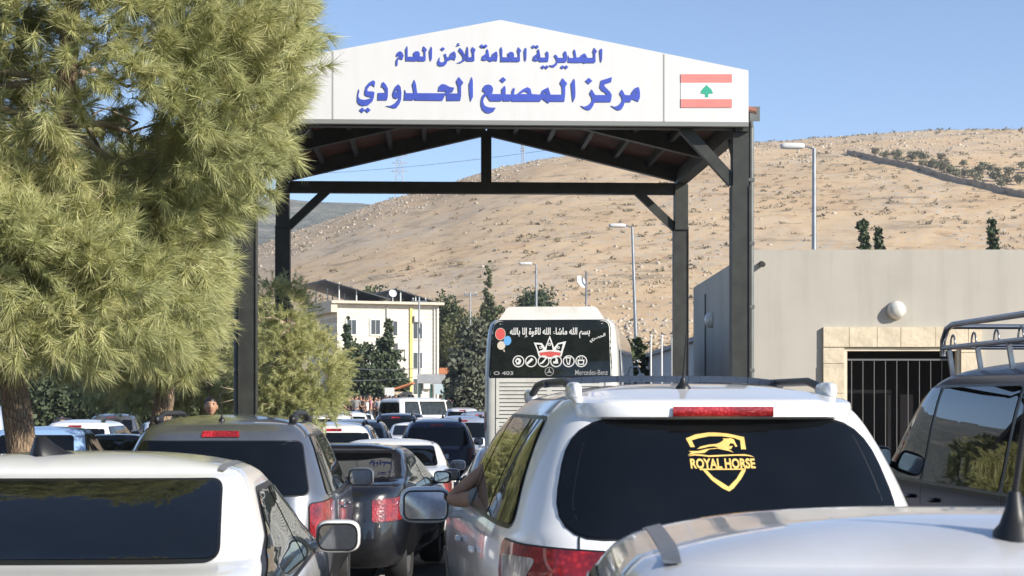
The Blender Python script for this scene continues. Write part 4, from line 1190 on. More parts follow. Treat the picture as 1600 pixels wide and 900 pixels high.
def pine(label, base, trunk_pts, trunk_r, ells, dens, seed, ndl=64, nlen=.135, nw=.0062, holes=(), limbs=26, z_min=None):
    r = np.random.default_rng(seed); rp = random.Random(seed)
    t = empty('pine_tree', base); tag(t, label, 'tree', 'pines on the kerb island'); bx_, by_, bz_ = base
    C = np.array([e[:3] for e in ells]) - np.array(base); Rr = np.array([e[3:6] for e in ells])
    lump = [(r.normal(size=3)*2.2, r.uniform(0, 6.28)) for _ in range(5)]
    P = []; N = []
    for c, q in zip(C, Rr):
        area = 4*math.pi*((q[0]*q[1])**1.6/3 + (q[0]*q[2])**1.6/3 + (q[1]*q[2])**1.6/3)**(1/1.6)
        n = int(area*dens)
        d = r.normal(size=(n, 3)); d /= np.linalg.norm(d, axis=1, keepdims=True)
        f = np.ones(n)
        for k, ph in lump: f += .07*np.sin((c+d*q) @ k + ph)
        dep = np.where(r.uniform(size=n) < .62, r.uniform(.90, 1.03, n), r.uniform(.55, .9, n))
        p = c + d*q*(f*dep)[:, None]; nn = d/q; nn /= np.linalg.norm(nn, axis=1, keepdims=True)
        P.append(p); N.append(nn)
    P = np.concatenate(P); N = np.concatenate(N)
    keep = np.ones(len(P), bool)
    for c, q in zip(C, Rr):                     # drop what lies deep inside another lobe
        keep &= (((P-c)/q)**2).sum(1) > .30
    for hx in holes:                            # open pockets in the crown
        keep &= (((P-(np.array(hx[:3])-np.array(base)))/np.array(hx[3:6]))**2).sum(1) > 1
    gap = np.zeros(len(P))
    for k, ph in lump: gap += np.sin((P*1.9) @ k + ph*2)
    keep &= (gap > -1.7) 
    if z_min is not None: keep &= P[:, 2] + bz_ > z_min
    P = P[keep]; N = N[keep]; n = len(P)
    D = N*1.0 + r.normal(size=(n, 3))*.45 + np.array([0, 0, .25]); D /= np.linalg.norm(D, axis=1, keepdims=True)
    ln = r.uniform(.06, .30, n); big = r.uniform(.72, 1.22, n)
    # needles: axis point, direction bent away from the shoot
    s = r.uniform(0, 1, (n, ndl))**.7
    ang = np.radians(r.uniform(18, 75, (n, ndl)))*(1.15-.55*s)
    phi = r.uniform(0, 2*np.pi, (n, ndl))
    U = np.cross(D, r.normal(size=(n, 3))); U /= np.linalg.norm(U, axis=1, keepdims=True); W = np.cross(D, U)
    dirn = D[:, None]*np.cos(ang)[..., None] + (U[:, None]*np.cos(phi)[..., None] + W[:, None]*np.sin(phi)[..., None])*np.sin(ang)[..., None]
    o = P[:, None] + D[:, None]*(s*ln[:, None])[..., None] - D[:, None]*.10
    L = nlen*big[:, None, None]*r.uniform(.7, 1.15, (n, ndl, 1))
    tip = o + dirn*L; tip[..., 2] -= .018
    sd_ = np.cross(dirn, r.normal(size=(n, ndl, 3))); sd_ /= np.linalg.norm(sd_, axis=2, keepdims=True)
    V = np.stack([o - sd_*nw/2, o + sd_*nw/2, tip], 2).reshape(-1, 3)
    T = np.arange(len(V)).reshape(-1, 3)
    link(bpy.data.objects.new('crown', np_mesh('crown', V, T, NEEDLE)), t)
    mb = MB()
    tp = [Vector(p)-Vector(base) for p in trunk_pts]
    q = []
    for i in range(len(tp)-1):
        for k in range(4): q.append(tp[i].lerp(tp[i+1], k/4))
    q.append(tp[-1]); nq = len(q)
    mb.tube(q, [trunk_r*(1-.72*i/(nq-1))*(1+.06*math.sin(i*2.1)) for i in range(nq)], 14)
    mb.build('trunk', PBARK, t, True)
    mb = MB()
    tips = [P[rp.randrange(n)] for _ in range(limbs)]
    for p in tips:
        p = Vector(p); a = min(q[nq//3:], key=lambda v: (v-p).length + rp.random()*1.0)
        m1 = a.lerp(p, .35) + Vector((rp.uniform(-.12, .12), rp.uniform(-.12, .12), rp.uniform(-.15, .1))); m2 = a.lerp(p, .7) + Vector((rp.uniform(-.12, .12), rp.uniform(-.12, .12), rp.uniform(-.1, .15)))
        mb.tube([a, m1, m2, p], [.045, .028, .016, .006], 7)
        for _ in range(5):
            b0 = m1.lerp(p, rp.random()); e = b0 + Vector((rp.uniform(-.5, .5), rp.uniform(-.5, .5), rp.uniform(-.25, .35))); mb.tube([b0, b0.lerp(e, .5)+Vector((0, 0, .04)), e], [.012, .008, .003], 5)
    mb.build('branches', TWIG, t, True)
    return t
g16 = g(16)+.20
pine('large pine with a bare leaning trunk, its crown filling the top left corner', (-4.35, 16, g16),
     [(-4.22, 16, g16-.1), (-4.33, 16, .9), (-4.46, 16.02, 1.9), (-4.2, 16.1, 3.0), (-4.0, 16.1, 4.6), (-3.8, 16.0, 7.0), (-3.8, 16.0, 9.6)], .16,
     [(-4.0, 16.0, 4.7, 2.05, 2.0, 1.8), (-2.85, 16.2, 5.7, 1.02, 1.3, 1.5), (-5.4, 15.4, 3.2, 1.55, 1.5, 1.3), (-3.4, 16.2, 3.1, .74, 1.1, .95), (-4.6, 15.6, 6.4, 1.9, 1.6, 1.5), (-2.75, 16.3, 4.45, .70, 1.0, .9), (-4.3, 15.2, 2.8, 1.2, .9, .82), (-5.6, 16.5, 4.9, 1.7, 1.5, 1.6), (-3.5, 16.6, 6.9, 1.4, 1.3, 1.2), (-4.2, 16, 8.5, 1.9, 1.8, 1.5), (-3.5, 16.3, 9.9, 1.25, 1.3, 1.2), (-5.3, 15.6, 7.9, 1.6, 1.5, 1.4)],
     60, 3, ndl=86, nlen=.19, nw=.0075, limbs=64, holes=[(-3.2, 14.7, 3.85, .42, 1.5, .42), (-3.0, 14.6, 3.4, .34, 1.3, .26), (-4.1, 14.3, 4.2, .25, .8, .2)])
g19 = g(19.5)+.20
pine('smaller pine with a forked trunk right of the leaning trunk, beside the grey SUV', (-3.85, 19.5, g19),
     [(-3.9, 19.5, g19-.1), (-3.88, 19.5, 1.2), (-3.75, 19.5, 1.9), (-3.7, 19.6, 2.6), (-3.7, 19.6, 3.4)], .15,
     [(-4.05, 19.5, 3.0, .98, 1.2, 1.0), (-3.72, 19.4, 3.5, .58, .9, .9), (-4.6, 19.6, 3.3, 1.1, 1.1, 1.1), (-3.6, 19.3, 2.35, .48, .6, .45)],
     64, 5, ndl=84, nlen=.18, nw=.0075, limbs=16)
g33 = g(33.5)+.20
pine('low shaded pine further along the kerb island, behind the forked trunk', (-5.7, 33.5, g33),
     [(-5.7, 33.5, g33-.1), (-5.8, 33.5, 1.0), (-5.7, 33.5, 2.2), (-5.7, 33.5, 3.2)], .13,
     [(-6.2, 33.5, 2.9, 1.5, 1.3, 1.0), (-5.3, 33.4, 2.7, 1.0, 1.1, .95), (-7.2, 33.6, 2.6, 1.2, 1.1, .85), (-5.4, 33.2, 2.05, .9, .8, .45), (-6.8, 33.3, 2.0, 1.1, .9, .45)],
     52, 8, nlen=.15, nw=.010, limbs=12)
g26 = g(26.5)+.20
q_ = 26.5/31; Q = lambda x, z: (x*q_, H + (z-H)*q_)
e26 = [(*[Q(x, z)[0]], 26.5 + (y-31)*q_, Q(x, z)[1], a*q_, b_*q_, c*q_) for x, y, z, a, b_, c in
     [(-4.0, 31, 3.15, .66, .7, .72), (-3.5, 31, 2.35, .60, .7, .72), (-4.25, 31, 2.3, .68, .7, .78), (-3.3, 30.9, 2.0, .42, .5, .45), (-3.9, 30.9, 1.75, .7, .6, .4), (-3.45, 30.8, 1.6, .5, .5, .3)]]
pine('round light-green pine behind the front left canopy post', (-3.38, 26.5, g26),
     [(-3.38, 26.5, g26-.1), (-3.38, 26.5, .9), (-3.34, 26.5, 2.0), (-3.3, 26.5, 3.1)], .09, e26,
     105, 9, ndl=54, nlen=.10, nw=.0075, limbs=10)

# ------------------------------------------------------------------ vehicles
def win_outline(B, yb0, yb1, zb, zt, r=.05):
    """side pane between two boundary functions of z"""
    zs = np.linspace(zb, zt, 7)
    pts = [(yb0(z), z) for z in zs] + [(yb1(z), z) for z in zs[::-1]]
    # round only the four real corners
    n = len(pts); rr_ = [0]*n
    for k in (0, 6, 7, 13): rr_[k] = r
    return densify(rounded(pts, rr_, 5), .05)

def mirror_parts(B, sg_, y, z, M, k=1.0, out=0.0, gl=(.095, .062)):
    gl = (gl[0]*k, gl[1]*k)
    w = B.side(sg_)(y, z).x
    c = Vector((w + sg_*(.15*k+out), y-.02, z+.02))
    mb = MB(); mb.blob(c, (.118*k, .075, .086*k), 3.6, 22, 12)
    mb.beam((w - sg_*.04, y+.03, z-.035), (w+sg_*(.07+out), y, z-.03), .07, .045)
    hs = ('mirror', mb.mesh('mirror', M, True), 'PAINT', [])
    mb = MB()
    o = rounded([(-gl[0], -gl[1]), (gl[0], -gl[1]), (gl[0], gl[1]), (-gl[0], gl[1])], .04)
    mb.add([(c.x+a, c.y-.0785, c.z+b_) for a, b_ in o], [tuple(range(len(o)))[::-1]])
    o2 = grow(o, .010)
    m2 = MB(); m2.add([(c.x+a, c.y-.0765, c.z+b_) for a, b_ in o2], [tuple(range(len(o2)))[::-1]])
    hs[3].append(('mirror_frame', m2.mesh('mirror_frame', TRIM), None, []))
    hs[3].append(('mirror_glass', mb.mesh('mirror_glass', MIRR), None, []))
    return hs

TYPES = {}
def define(key, rows, n, crown, rear, side, tails, brake=None, rails=None, mirror=None, seams=(), plate=.75, wheels=(.85, 3.55, .34),
           spoiler=None, handles=(), shield=(1.1, 1.4, .66, .55), bumper=None, res=1.0, moulding=None, glassR=None, tail_clear=True, high=None, wiper=None):
    B = Body(rows, n, crown, res=res); P = []
    P.append(('body', B.mesh('body', WHITE), 'PAINT', []))
    # rear window
    zb, zt, hb, ht, r_ = rear
    o = rounded([(-hb, zb), (hb, zb), (ht, zt), (-ht, zt)], r_)
    mb = MB(); patch(mb, B, B.rear, densify(o, .06), .007, 7)
    m2 = MB(); patch(m2, B, B.rear, densify(grow(o, .011), .06), .0035, 7)
    P.append(('rear_window', mb.mesh('rear_window', glassR or GLASSR, True), None, [('window_seal', m2.mesh('window_seal', TRIM, True), None, [])]))
    # windscreen
    o = rounded([(-shield[2], shield[0]), (shield[2], shield[0]), (shield[3], shield[1]), (-shield[3], shield[1])], .08)
    mb = MB(); patch(mb, B, B.front, densify(o, .08), .006, 6); P.append(('windscreen', mb.mesh('windscreen', GLASS, True), None, []))
    # side windows
    zb, zt, bounds, gap, slant = side
    def bf(bd, sgn):
        if bd[0] == 'r': return lambda z: float(np.interp(z, B.Z, B.YR)) + bd[1] + sgn*gap/2*0
        if bd[0] == 'f': return lambda z: float(np.interp(z, B.Z, B.YF)) - bd[1]
        return lambda z: bd[1] + (z-zb)*slant + sgn*gap/2
    for s in (-1, 1):
        f = B.side(s)
        dl = win_outline(B, bf(bounds[0], 1), bf(bounds[-1], -1), zb, zt, .09)
        m2 = MB(); patch(m2, B, f, densify(grow(dl, .016), .06), .003, 6)
        kids = []
        for a, c in zip(bounds[:-1], bounds[1:]):
            mb = MB(); patch(mb, B, f, win_outline(B, bf(a, 1), bf(c, -1), zb+.004, zt-.004, .055), .007, 6)
            kids.append(('pane', mb.mesh('pane', GLASS2, True), None, []))
        P.append(('side_window', m2.mesh('side_window', TRIM, True), None, kids))
        # seams, handles
        mb = MB()
        for pth in seams: strip(mb, B, f, pth, .008, .0025)
        if seams: P.append(('door_gap', mb.mesh('door_gap', TRIM), None, []))
        for hy, hz in handles:
            mb = MB(); p = f(hy, hz); mb.blob(p + Vector((s*.018, 0, 0)), (.016, .085, .016), 3, 12, 8); P.append(('door_handle', mb.mesh('door_handle', WHITE, True), 'PAINT', []))
        # tail lights
        q0, q1, z0, z1 = tails[:4]; w = B.wrap(s)
        o = rounded([(q0, z0), (q1*.8, z0+.02), (q1, (z0+z1)/2), (q1*.92, z1), (q0, z1-.03)], .035)
        mb = MB(); patch(mb, B, w, densify(o, .03), .007, 6)
        m2 = MB(); patch(m2, B, w, densify(grow(o, .008), .03), .003, 5)
        kids = [('light_seal', m2.mesh('light_seal', TRIM, True), None, [])]
        if tail_clear:
            oc = rounded([(q1*.05, z0+.05), (q1*.70, z0+.05), (q1*.82, z1-.06), (q1*-.25, z1-.06)], .03)
            m3 = MB(); patch(m3, B, w, densify(oc, .03), .0095, 4); kids.append(('clear_lens', m3.mesh('clear_lens', CLEAR, True), None, []))
        P.append(('tail_light', mb.mesh('tail_light', RED, True), None, kids))
        if mirror: P.append(mirror_parts(B, s, mirror[0], mirror[1], WHITE, *mirror[2:]))
        for wy in wheels[:2]:
            R_ = wheels[2]; wx = s*(B.W[2]-.10)
            M_ = Matrix.Translation((wx, wy, R_)) @ Matrix.Rotation(R(90)*s, 4, 'Y')
            mb = MB(); mb.lathe([(R_*.62, .02), (R_*.66, .115), (R_*.93, .12), (R_, .08), (R_, -.08), (R_*.9, -.12), (R_*.5, -.12)], 24, M_)
            mr = MB(); mr.lathe([(R_*.64, .10), (R_*.60, .075), (R_*.2, .095), (.02, .105)], 10, M_)
            ar = MB(); patch(ar, B, f, [(wy+(R_+.06)*math.cos(k*math.pi/14), max(.31, R_+(R_+.06)*math.sin(k*math.pi/14))) for k in range(-4, 19)], .002, 4)
            P.append(('wheel', mb.mesh('wheel', TYRE, True, 40), None, [('rim', mr.mesh('rim', RIM, False), None, []), ('wheel_arch', ar.mesh('wheel_arch', TRIM, True), None, [])]))
    if high:      # body-colour to black lower bumper
        o = densify([(-B.W[3]*.86, high[0]), (B.W[3]*.86, high[0]), (B.W[3]*.86, high[1]), (-B.W[3]*.86, high[1])], .08)
        mb = MB(); patch(mb, B, B.rear, o, .004, 5); P.append(('bumper', mb.mesh('bumper', BLACK, True), None, []))
    o = rounded([(-.26, plate-.055), (.26, plate-.055), (.26, plate+.055), (-.26, plate+.055)], .01)
    mb = MB(); patch(mb, B, B.rear, o, .010, 2); P.append(('number_plate', mb.mesh('number_plate', PLATE), None, []))
    if brake and not spoiler:
        bw, bz0, bh = brake
        mb = MB(); patch(mb, B, B.rear, densify(rounded([(-bw, bz0), (bw, bz0), (bw*.94, bz0+bh), (-bw*.94, bz0+bh)], .012), .05), .009, 3)
        P.append(('brake_light', mb.mesh('brake_light', REDB, True), None, []))
    if spoiler:
        z, half, back = spoiler; vs = []; fs = []; nx_ = 25
        for k in range(nx_):
            x = -half + 2*half*k/(nx_-1); p = B.rear(x, z); e = 1-.55*abs(x/half)**4; b_ = back*e; rf = B.roof(x, p.y+.30)
            sec = [(p.y+.30, rf.z+.004), (p.y+.06, z+.050), (p.y-b_, z+.030), (p.y-b_-.012, z+.012), (p.y-b_-.008, z-.030), (p.y-b_+.02, z-.040), (p.y+.10, z-.05)]
            vs += [(x, a, c) for a, c in sec]
        m_ = len(sec)
        for k in range(nx_-1):
            for j in range(m_-1): fs.append((k*m_+j, k*m_+j+1, (k+1)*m_+j+1, (k+1)*m_+j))
        fs += [tuple(range(m_))[::-1], tuple((nx_-1)*m_+j for j in range(m_))]
        mb = MB(); mb.add(vs, fs); me = mb.mesh('spoiler', WHITE, True, 50)
        bw, bz0, bh = brake
        ml = MB()
        vs = []; fs = []
        for k in range(13):
            x = -bw + 2*bw*k/12; p = B.rear(x, z); e = 1-.55*abs(x/half)**4; yb = p.y-back*e-.016
            vs += [(x, yb-.004, z+.014), (x, yb-.006, z+.010), (x, yb-.006, z-.026), (x, yb+.01, z-.030)]
        for k in range(12):
            for j in range(3): fs.append((k*4+j, k*4+j+1, k*4+j+5, k*4+j+4))
        ml.add(vs, fs)
        P.append(('spoiler', me, 'PAINT', [('brake_light', ml.mesh('brake_light', REDB, True), None, [])]))
    if rails:
        xr, y0, y1, rad, hgt, foot = rails
        for s in (-1, 1):
            pts = []
            for k in range(17):
                y = y0+(y1-y0)*k/16; e = min(1, k/3, (16-k)/3); p = B.roof(s*xr, y); pts.append(p + Vector((0, 0, hgt*e**.6)))
            mb = MB(); mb.tube(pts, rad, 8)
            kids = []
            for ye, dr in ((y0, 1), (y1, -1)):
                p = B.roof(s*xr, ye+dr*.05); mf = MB()
                mf.blob(p + Vector((0, 0, hgt*.38)), (rad*1.5, .13, hgt*.62), 3, 14, 8)
                kids.append(('rail_foot', mf.mesh('rail_foot', WHITE if foot == 'PAINT' else BLACK, True), foot, []))
            P.append(('roof_rail', mb.mesh('roof_rail', BLACK, True), None, kids))
    if moulding:
        xm, y0, y1 = moulding
        for s in (-1, 1):
            mb = MB(); strip(mb, B, B.roof, [(s*xm, y0+(y1-y0)*k/20) for k in range(21)], .030, .003); P.append(('roof_moulding', mb.mesh('roof_moulding', mat('moulding_grey', (.16, .16, .16), .35)), None, []))
    if wiper:
        pts = [B.rear(x, z) + B.normal(B.rear, x, z)*.028 for x, z in wiper]
        mb = MB(); mb.tube(pts, .008, 6); mb.lathe([(.03, -.02), (.03, .012), (.018, .022), (.001, .024)], 10, Matrix.Translation(pts[0]) @ Matrix.Rotation(R(90), 4, 'X'))
        P.append(('wiper', mb.mesh('wiper', BLACK, True), None, []))
    TYPES[key] = (B, P)
    return B

def put(parts, parent, pt, over):
    out = {}
    for name, me, mk, kids in parts:
        o = link(bpy.data.objects.new(name, me), parent)
        if mk == 'PAINT':
            o.material_slots[0].link = 'OBJECT'; o.material_slots[0].material = over.get(name, pt)
        elif name in over:
            o.material_slots[0].link = 'OBJECT'; o.material_slots[0].material = over[name]
        out.setdefault(name, []).append(o)
        for k, v in put(kids, o, pt, over).items(): out.setdefault(k, []).extend(v)
    return out
def car(key, name, label, cat, X, Y, head, pt, group=None, over={}, z=None):
    o = empty(name, (X, Y, g(Y+2.2) if z is None else z), head); tag(o, label, cat, group)
    return o, put(TYPES[key][1], o, pt, over), TYPES[key][0]

SED = [(.24,.80,.14,4.42),(.36,.86,.03,4.52),(.52,.885,.0,4.56),(.72,.895,.02,4.55),(.88,.893,.05,4.46),(.95,.885,.06,4.30),(1.00,.875,.08,3.95),(1.035,.862,.11,3.60),
       (1.08,.845,.17,3.42),(1.115,.825,.36,3.30),(1.14,.81,.60,3.20),(1.20,.785,.76,3.02),(1.28,.745,.95,2.78),(1.36,.705,1.15,2.52),(1.405,.675,1.28,2.38),(1.428,.645,1.37,2.28)]
define('sedan', SED, 6.0, .07, (1.150, 1.395, .655, .60, .035), (1.02, 1.345, [('r', .48), ('y', 2.05), ('f', .32)], .05, -.25), (-.22, .24, .72, .98),
       mirror=(2.72, 1.06, .88), seams=[[(2.06, .35), (2.06, 1.0)], [(1.35, .62), (1.12, .8), (1.1, 1.0)], [(3.1, .4), (3.15, .9)], [(1.38, .34), (3.1, .34)]], handles=[(1.35, .90), (2.3, .88)],
       plate=.80, tail_clear=False, wheels=(.92, 3.62, .31), shield=(1.10, 1.39, .68, .56), moulding=(.59, 1.42, 2.26), high=(.26, .44))
define('luxury_suv', [(.30,.86,.14,4.70),(.42,.93,.03,4.80),(.60,.965,0,4.84),(.80,.975,.03,4.83),(1.00,.972,.07,4.76),(1.08,.964,.09,4.6),(1.14,.95,.11,4.1),(1.18,.935,.125,3.75),(1.24,.91,.155,3.58),(1.40,.85,.25,3.25),(1.58,.765,.365,2.95),(1.68,.70,.44,2.70),(1.74,.64,.52,2.52)],
       6.0, .085, (1.17, 1.655, .745, .625, .20), (1.20, 1.655, [('r', .36), ('y', 1.25), ('y', 2.15), ('f', .30)], .05, -.20), (-.34, .24, .86, 1.14),
       brake=(.215, 1.70, .03), rails=(.575, .78, 2.70, .020, .065, 'PAINT'), mirror=(2.62, 1.15, 1.18, .03), seams=[[(2.2, .4), (2.2, 1.18)], [(1.25, .75), (1.05, .95), (1.08, 1.18)], [(3.3, .4), (3.35, 1.1)], [(1.3, .4), (3.3, .4)]],
       handles=[(1.45, 1.02), (2.4, 1.0)], plate=.95, wheels=(.95, 3.80, .38), spoiler=(1.70, .60, .10), shield=(1.22, 1.66, .78, .6), high=(.30, .55))
define('compact_suv', [(.28,.82,.12,4.3),(.42,.88,.02,4.38),(.62,.905,0,4.4),(.85,.91,.03,4.36),(1.0,.905,.06,4.2),(1.07,.89,.08,3.7),(1.12,.87,.1,3.35),(1.3,.80,.2,3.0),(1.48,.725,.31,2.75),(1.58,.665,.39,2.55),(1.63,.61,.47,2.40)],
       6.0, .08, (1.10, 1.50, .70, .625, .05), (1.10, 1.54, [('r', .30), ('y', 1.05), ('y', 1.95), ('f', .28)], .05, -.22), (-.10, .25, .66, 1.06),
       brake=(.15, 1.535, .045), rails=(.54, .70, 2.55, .022, .06, None), mirror=(2.55, 1.12), seams=[[(2.0, .38), (2.0, 1.1)], [(1.1, .7), (.98, .9), (1.0, 1.1)], [(3.0, .4), (3.05, 1.0)], [(1.1, .38), (3.0, .38)]],
       handles=[(1.3, .95), (2.2, .93)], plate=.85, tail_clear=False, wiper=[(.0, 1.085), (-.12, 1.11), (-.26, 1.14), (-.40, 1.165)], wheels=(.85, 3.45, .35), shield=(1.15, 1.55, .72, .56), high=(.28, .52))
define('van', [(.3,.88,.05,5.1),(.5,.94,0,5.2),(.9,.96,0,5.15),(1.15,.955,.01,4.95),(1.22,.945,.02,4.5),(1.30,.93,.03,4.3),(1.6,.88,.06,3.9),(1.85,.815,.10,3.55),(1.93,.765,.15,3.3),(1.965,.715,.2,3.1)],
       10.0, .085, (1.28, 1.80, .74, .66, .07), (1.20, 1.86, [('r', .24), ('y', 1.28), ('y', 3.02), ('f', .20)], .075, -.10), (-.06, .14, .80, 1.25),
       mirror=(3.95, 1.32), seams=[[(1.26, .4), (1.26, 1.28)], [(3.05, .35), (3.05, 1.28)], [(4.2, .6), (4.25, 1.2)], [(1.2, .36), (4.1, .36)]], handles=[(2.7, 1.08), (3.3, 1.08)], plate=.8, wheels=(.95, 4.15, .35), shield=(1.33, 1.85, .80, .66), tail_clear=False)
define('pickup', [(.38,.80,.1,4.9),(.6,.87,0,5.0),(.85,.88,0,4.92),(.98,.875,.01,4.6),(1.02,.86,.10,4.2),(1.05,.84,1.30,3.85),(1.10,.82,1.52,3.7),(1.3,.77,1.64,3.3),(1.5,.71,1.78,3.0),(1.6,.66,1.9,2.8)],
       7.0, .06, (1.14, 1.52, .62, .56, .05), (1.12, 1.53, [('r', .22), ('y', 2.35), ('f', .26)], .06, -.2), (-.05, .12, .62, .92), mirror=(2.95, 1.15), seams=[[(2.35, .42), (2.35, 1.08)]],
       plate=.6, wheels=(1.0, 4.0, .36), shield=(1.14, 1.55, .7, .57), tail_clear=False)
HD = .046
FR_ = 'cars queueing towards the checkpoint'
# --- near left white sedan
c1_, q1_, Bs = car('sedan', 'sedan', 'white sedan with a shark-fin aerial, nearest car at the bottom left', 'car', -1.66, 5.55, HD, WHITE2, FR_)
mb = MB(); p = Bs.roof(-.12, 1.62)
prof = [(-.105, 0), (-.06, .012), (-.02, .035), (.015, .062), (.03, .064), (.045, .055), (.055, .0)]
vs = []; fs = []
for k, (dy, h) in enumerate(prof[::-1]):
    hw = .034*min(1, (h+.02)/.03)
    vs += [(p.x-.036, p.y+(-dy), p.z-.004), (p.x-.012*min(1, h/.03+.2), p.y-dy, p.z+h*1.05), (p.x+.012*min(1, h/.03+.2), p.y-dy, p.z+h*1.05), (p.x+.036, p.y-dy, p.z-.004)]
for k in range(len(prof)-1):
    for j in range(3): fs.append((k*4+j, k*4+j+1, k*4+j+5, k*4+j+4))
Mf = Matrix.Translation(p) @ Matrix.Rotation(R(-58), 4, 'Z') @ Matrix.Scale(1.15, 4) @ Matrix.Translation(-p)
mb.add([Mf @ Vector(v) for v in vs], fs); mb.build('aerial', BLACK, c1_, True)
# --- near right silver-white sedan
c2_, q2_, _ = car('sedan', 'sedan', 'pearl silver-white sedan with a rod aerial, nearest car at the bottom right', 'car', .815, 1.55, -.03, PEARL, FR_)
def rod(parent, p, tilt, L, r0=.03, h0=.075, mt=BLACK):
    mb = MB(); p = Vector(p)
    mb.lathe([(r0*1.25, -.01), (r0*1.2, .008), (r0*.85, .02), (r0*.55, h0*.6), (r0*.36, h0), (r0*.25, h0*1.02)], 16, Matrix.Translation(p))
    d = Vector(tilt).normalized()
    a = p + Vector((0, 0, h0*.9))
    mb.tube([a, a+d*L*.5, a+d*L], [r0*.20, r0*.17, r0*.13], 8)
    return mb.build('aerial', mt, parent, True, 50)
rod(c2_, Bs.roof(-.005, 1.50), (.06, -.30, 1), .40)
# --- white SUV with the sticker
c3_, q3_, Bh = car('luxury_suv', 'suv', 'white SUV with a gold shield sticker on its dark rear window', 'car', .925, 7.22, .095, WHITE, FR_); c3_.scale.z = .985
mb = MB()
pts = []
for k in range(21):
    x = -.60+1.2*k/20; p = Bh.roof(x*.96, 1.75); pts.append(Vector((x, 1.75, Bh.roof(.575, 1.75).z + .055 + .03*(1-(x/.6)**4))))
for i in range(len(pts)-1): mb.beam(pts[i]-Vector((.002, 0, 0)), pts[i+1]+Vector((.002, 0, 0)), .065, .032)
mb.build('roof_crossbar', mat('bar_alloy', (.07, .08, .11), .25, .8), c3_, False)
rod(c3_, Bh.roof(-.085, .80), (.05, -.15, 1), .20, .028, .05)
GOLD = mat('gold_vinyl', (.74, .50, .15), .4, var=.12, vscale=14)
def stick(name, V, Fc, B, parent, mtl, off, z0=0):
    mb = MB(); mb.add([B.rear(x, z) + B.normal(B.rear, x, z)*off for x, z in V], Fc)
    return mb.build(name, mtl, parent)
SP = [[(100,165),(250,115),(430,92),(560,92),(720,105),(850,130),(955,150),(955,305),(885,305),(890,190),(800,160),(640,140),(450,138),(280,165),(180,190),(215,275),(150,275)],
 [(290,565),(345,565),(430,650),(630,770),(760,670),(850,565),(912,565),(830,670),(700,790),(630,828),(540,790),(400,690)],
 [(240,545),(910,545),(910,560),(250,562)],
 [(95,390),(180,362),(300,368),(400,380),(600,372),(920,366),(1000,378),(1065,405),(960,388),(800,384),(600,392),(400,400),(300,388),(200,380)],
 [(240,300),(300,268),(420,245),(540,235),(600,215),(650,185),(640,165),(680,170),(760,165),(800,180),(815,220),(835,270),(805,272),(790,235),(740,225),(710,265),(770,262),(740,300),(700,300),(770,345),(700,325),(620,310),(540,295),(420,305),(340,350),(200,355),(95,375),(150,345),(120,325),(250,325),(380,300),(480,290),(560,285),(500,265),(420,270),(320,290)]]
kk = .1055/ (F/7.62)
def sxz(x, y): return (-.020 + (x-575)*kk*1.02, 1.475 - (y-460)*kk*1.16)
for P_ in SP:
    V, Fc = flat_curve([[sxz(*p) for p in P_]])
    ob = stick('sticker', [(p[0], p[1]) for p in V], Fc, Bh, q3_['rear_window'][0], GOLD, .0095)
V, Fc = text_mesh('ROYAL HORSE', 1.0, .035)
a0, a1 = sxz(120, 545), sxz(1060, 418)
V2 = fit(V, (a0[0]+a1[0])/2, (a0[1]+a1[1])/2, a1[0]-a0[0], a1[1]-a0[1])
stick('sticker', V2, Fc, Bh, q3_['rear_window'][0], GOLD, .0095)
# tailgate gap lines
for s in (-1, 1): mb = MB(); strip(mb, Bh, Bh.wrap(s), [(-.10, 1.60), (-.115, 1.45), (-.135, 1.30), (-.19, 1.20), (-.24, 1.0), (-.24, .6)], .007, .003); mb.build('tailgate_gap', TRIM, c3_)
# --- grey SUV
c4_, q4_, Bc = car('compact_suv', 'suv', 'grey SUV with black roof rails beside the forked pine trunk', 'car', -2.27, 13.7, HD, SILVER, FR_); c4_.scale.z = 1.015
rod(c4_, Bc.roof(-.02, .62), (-.04, -.2, 1), .16, .02, .04)
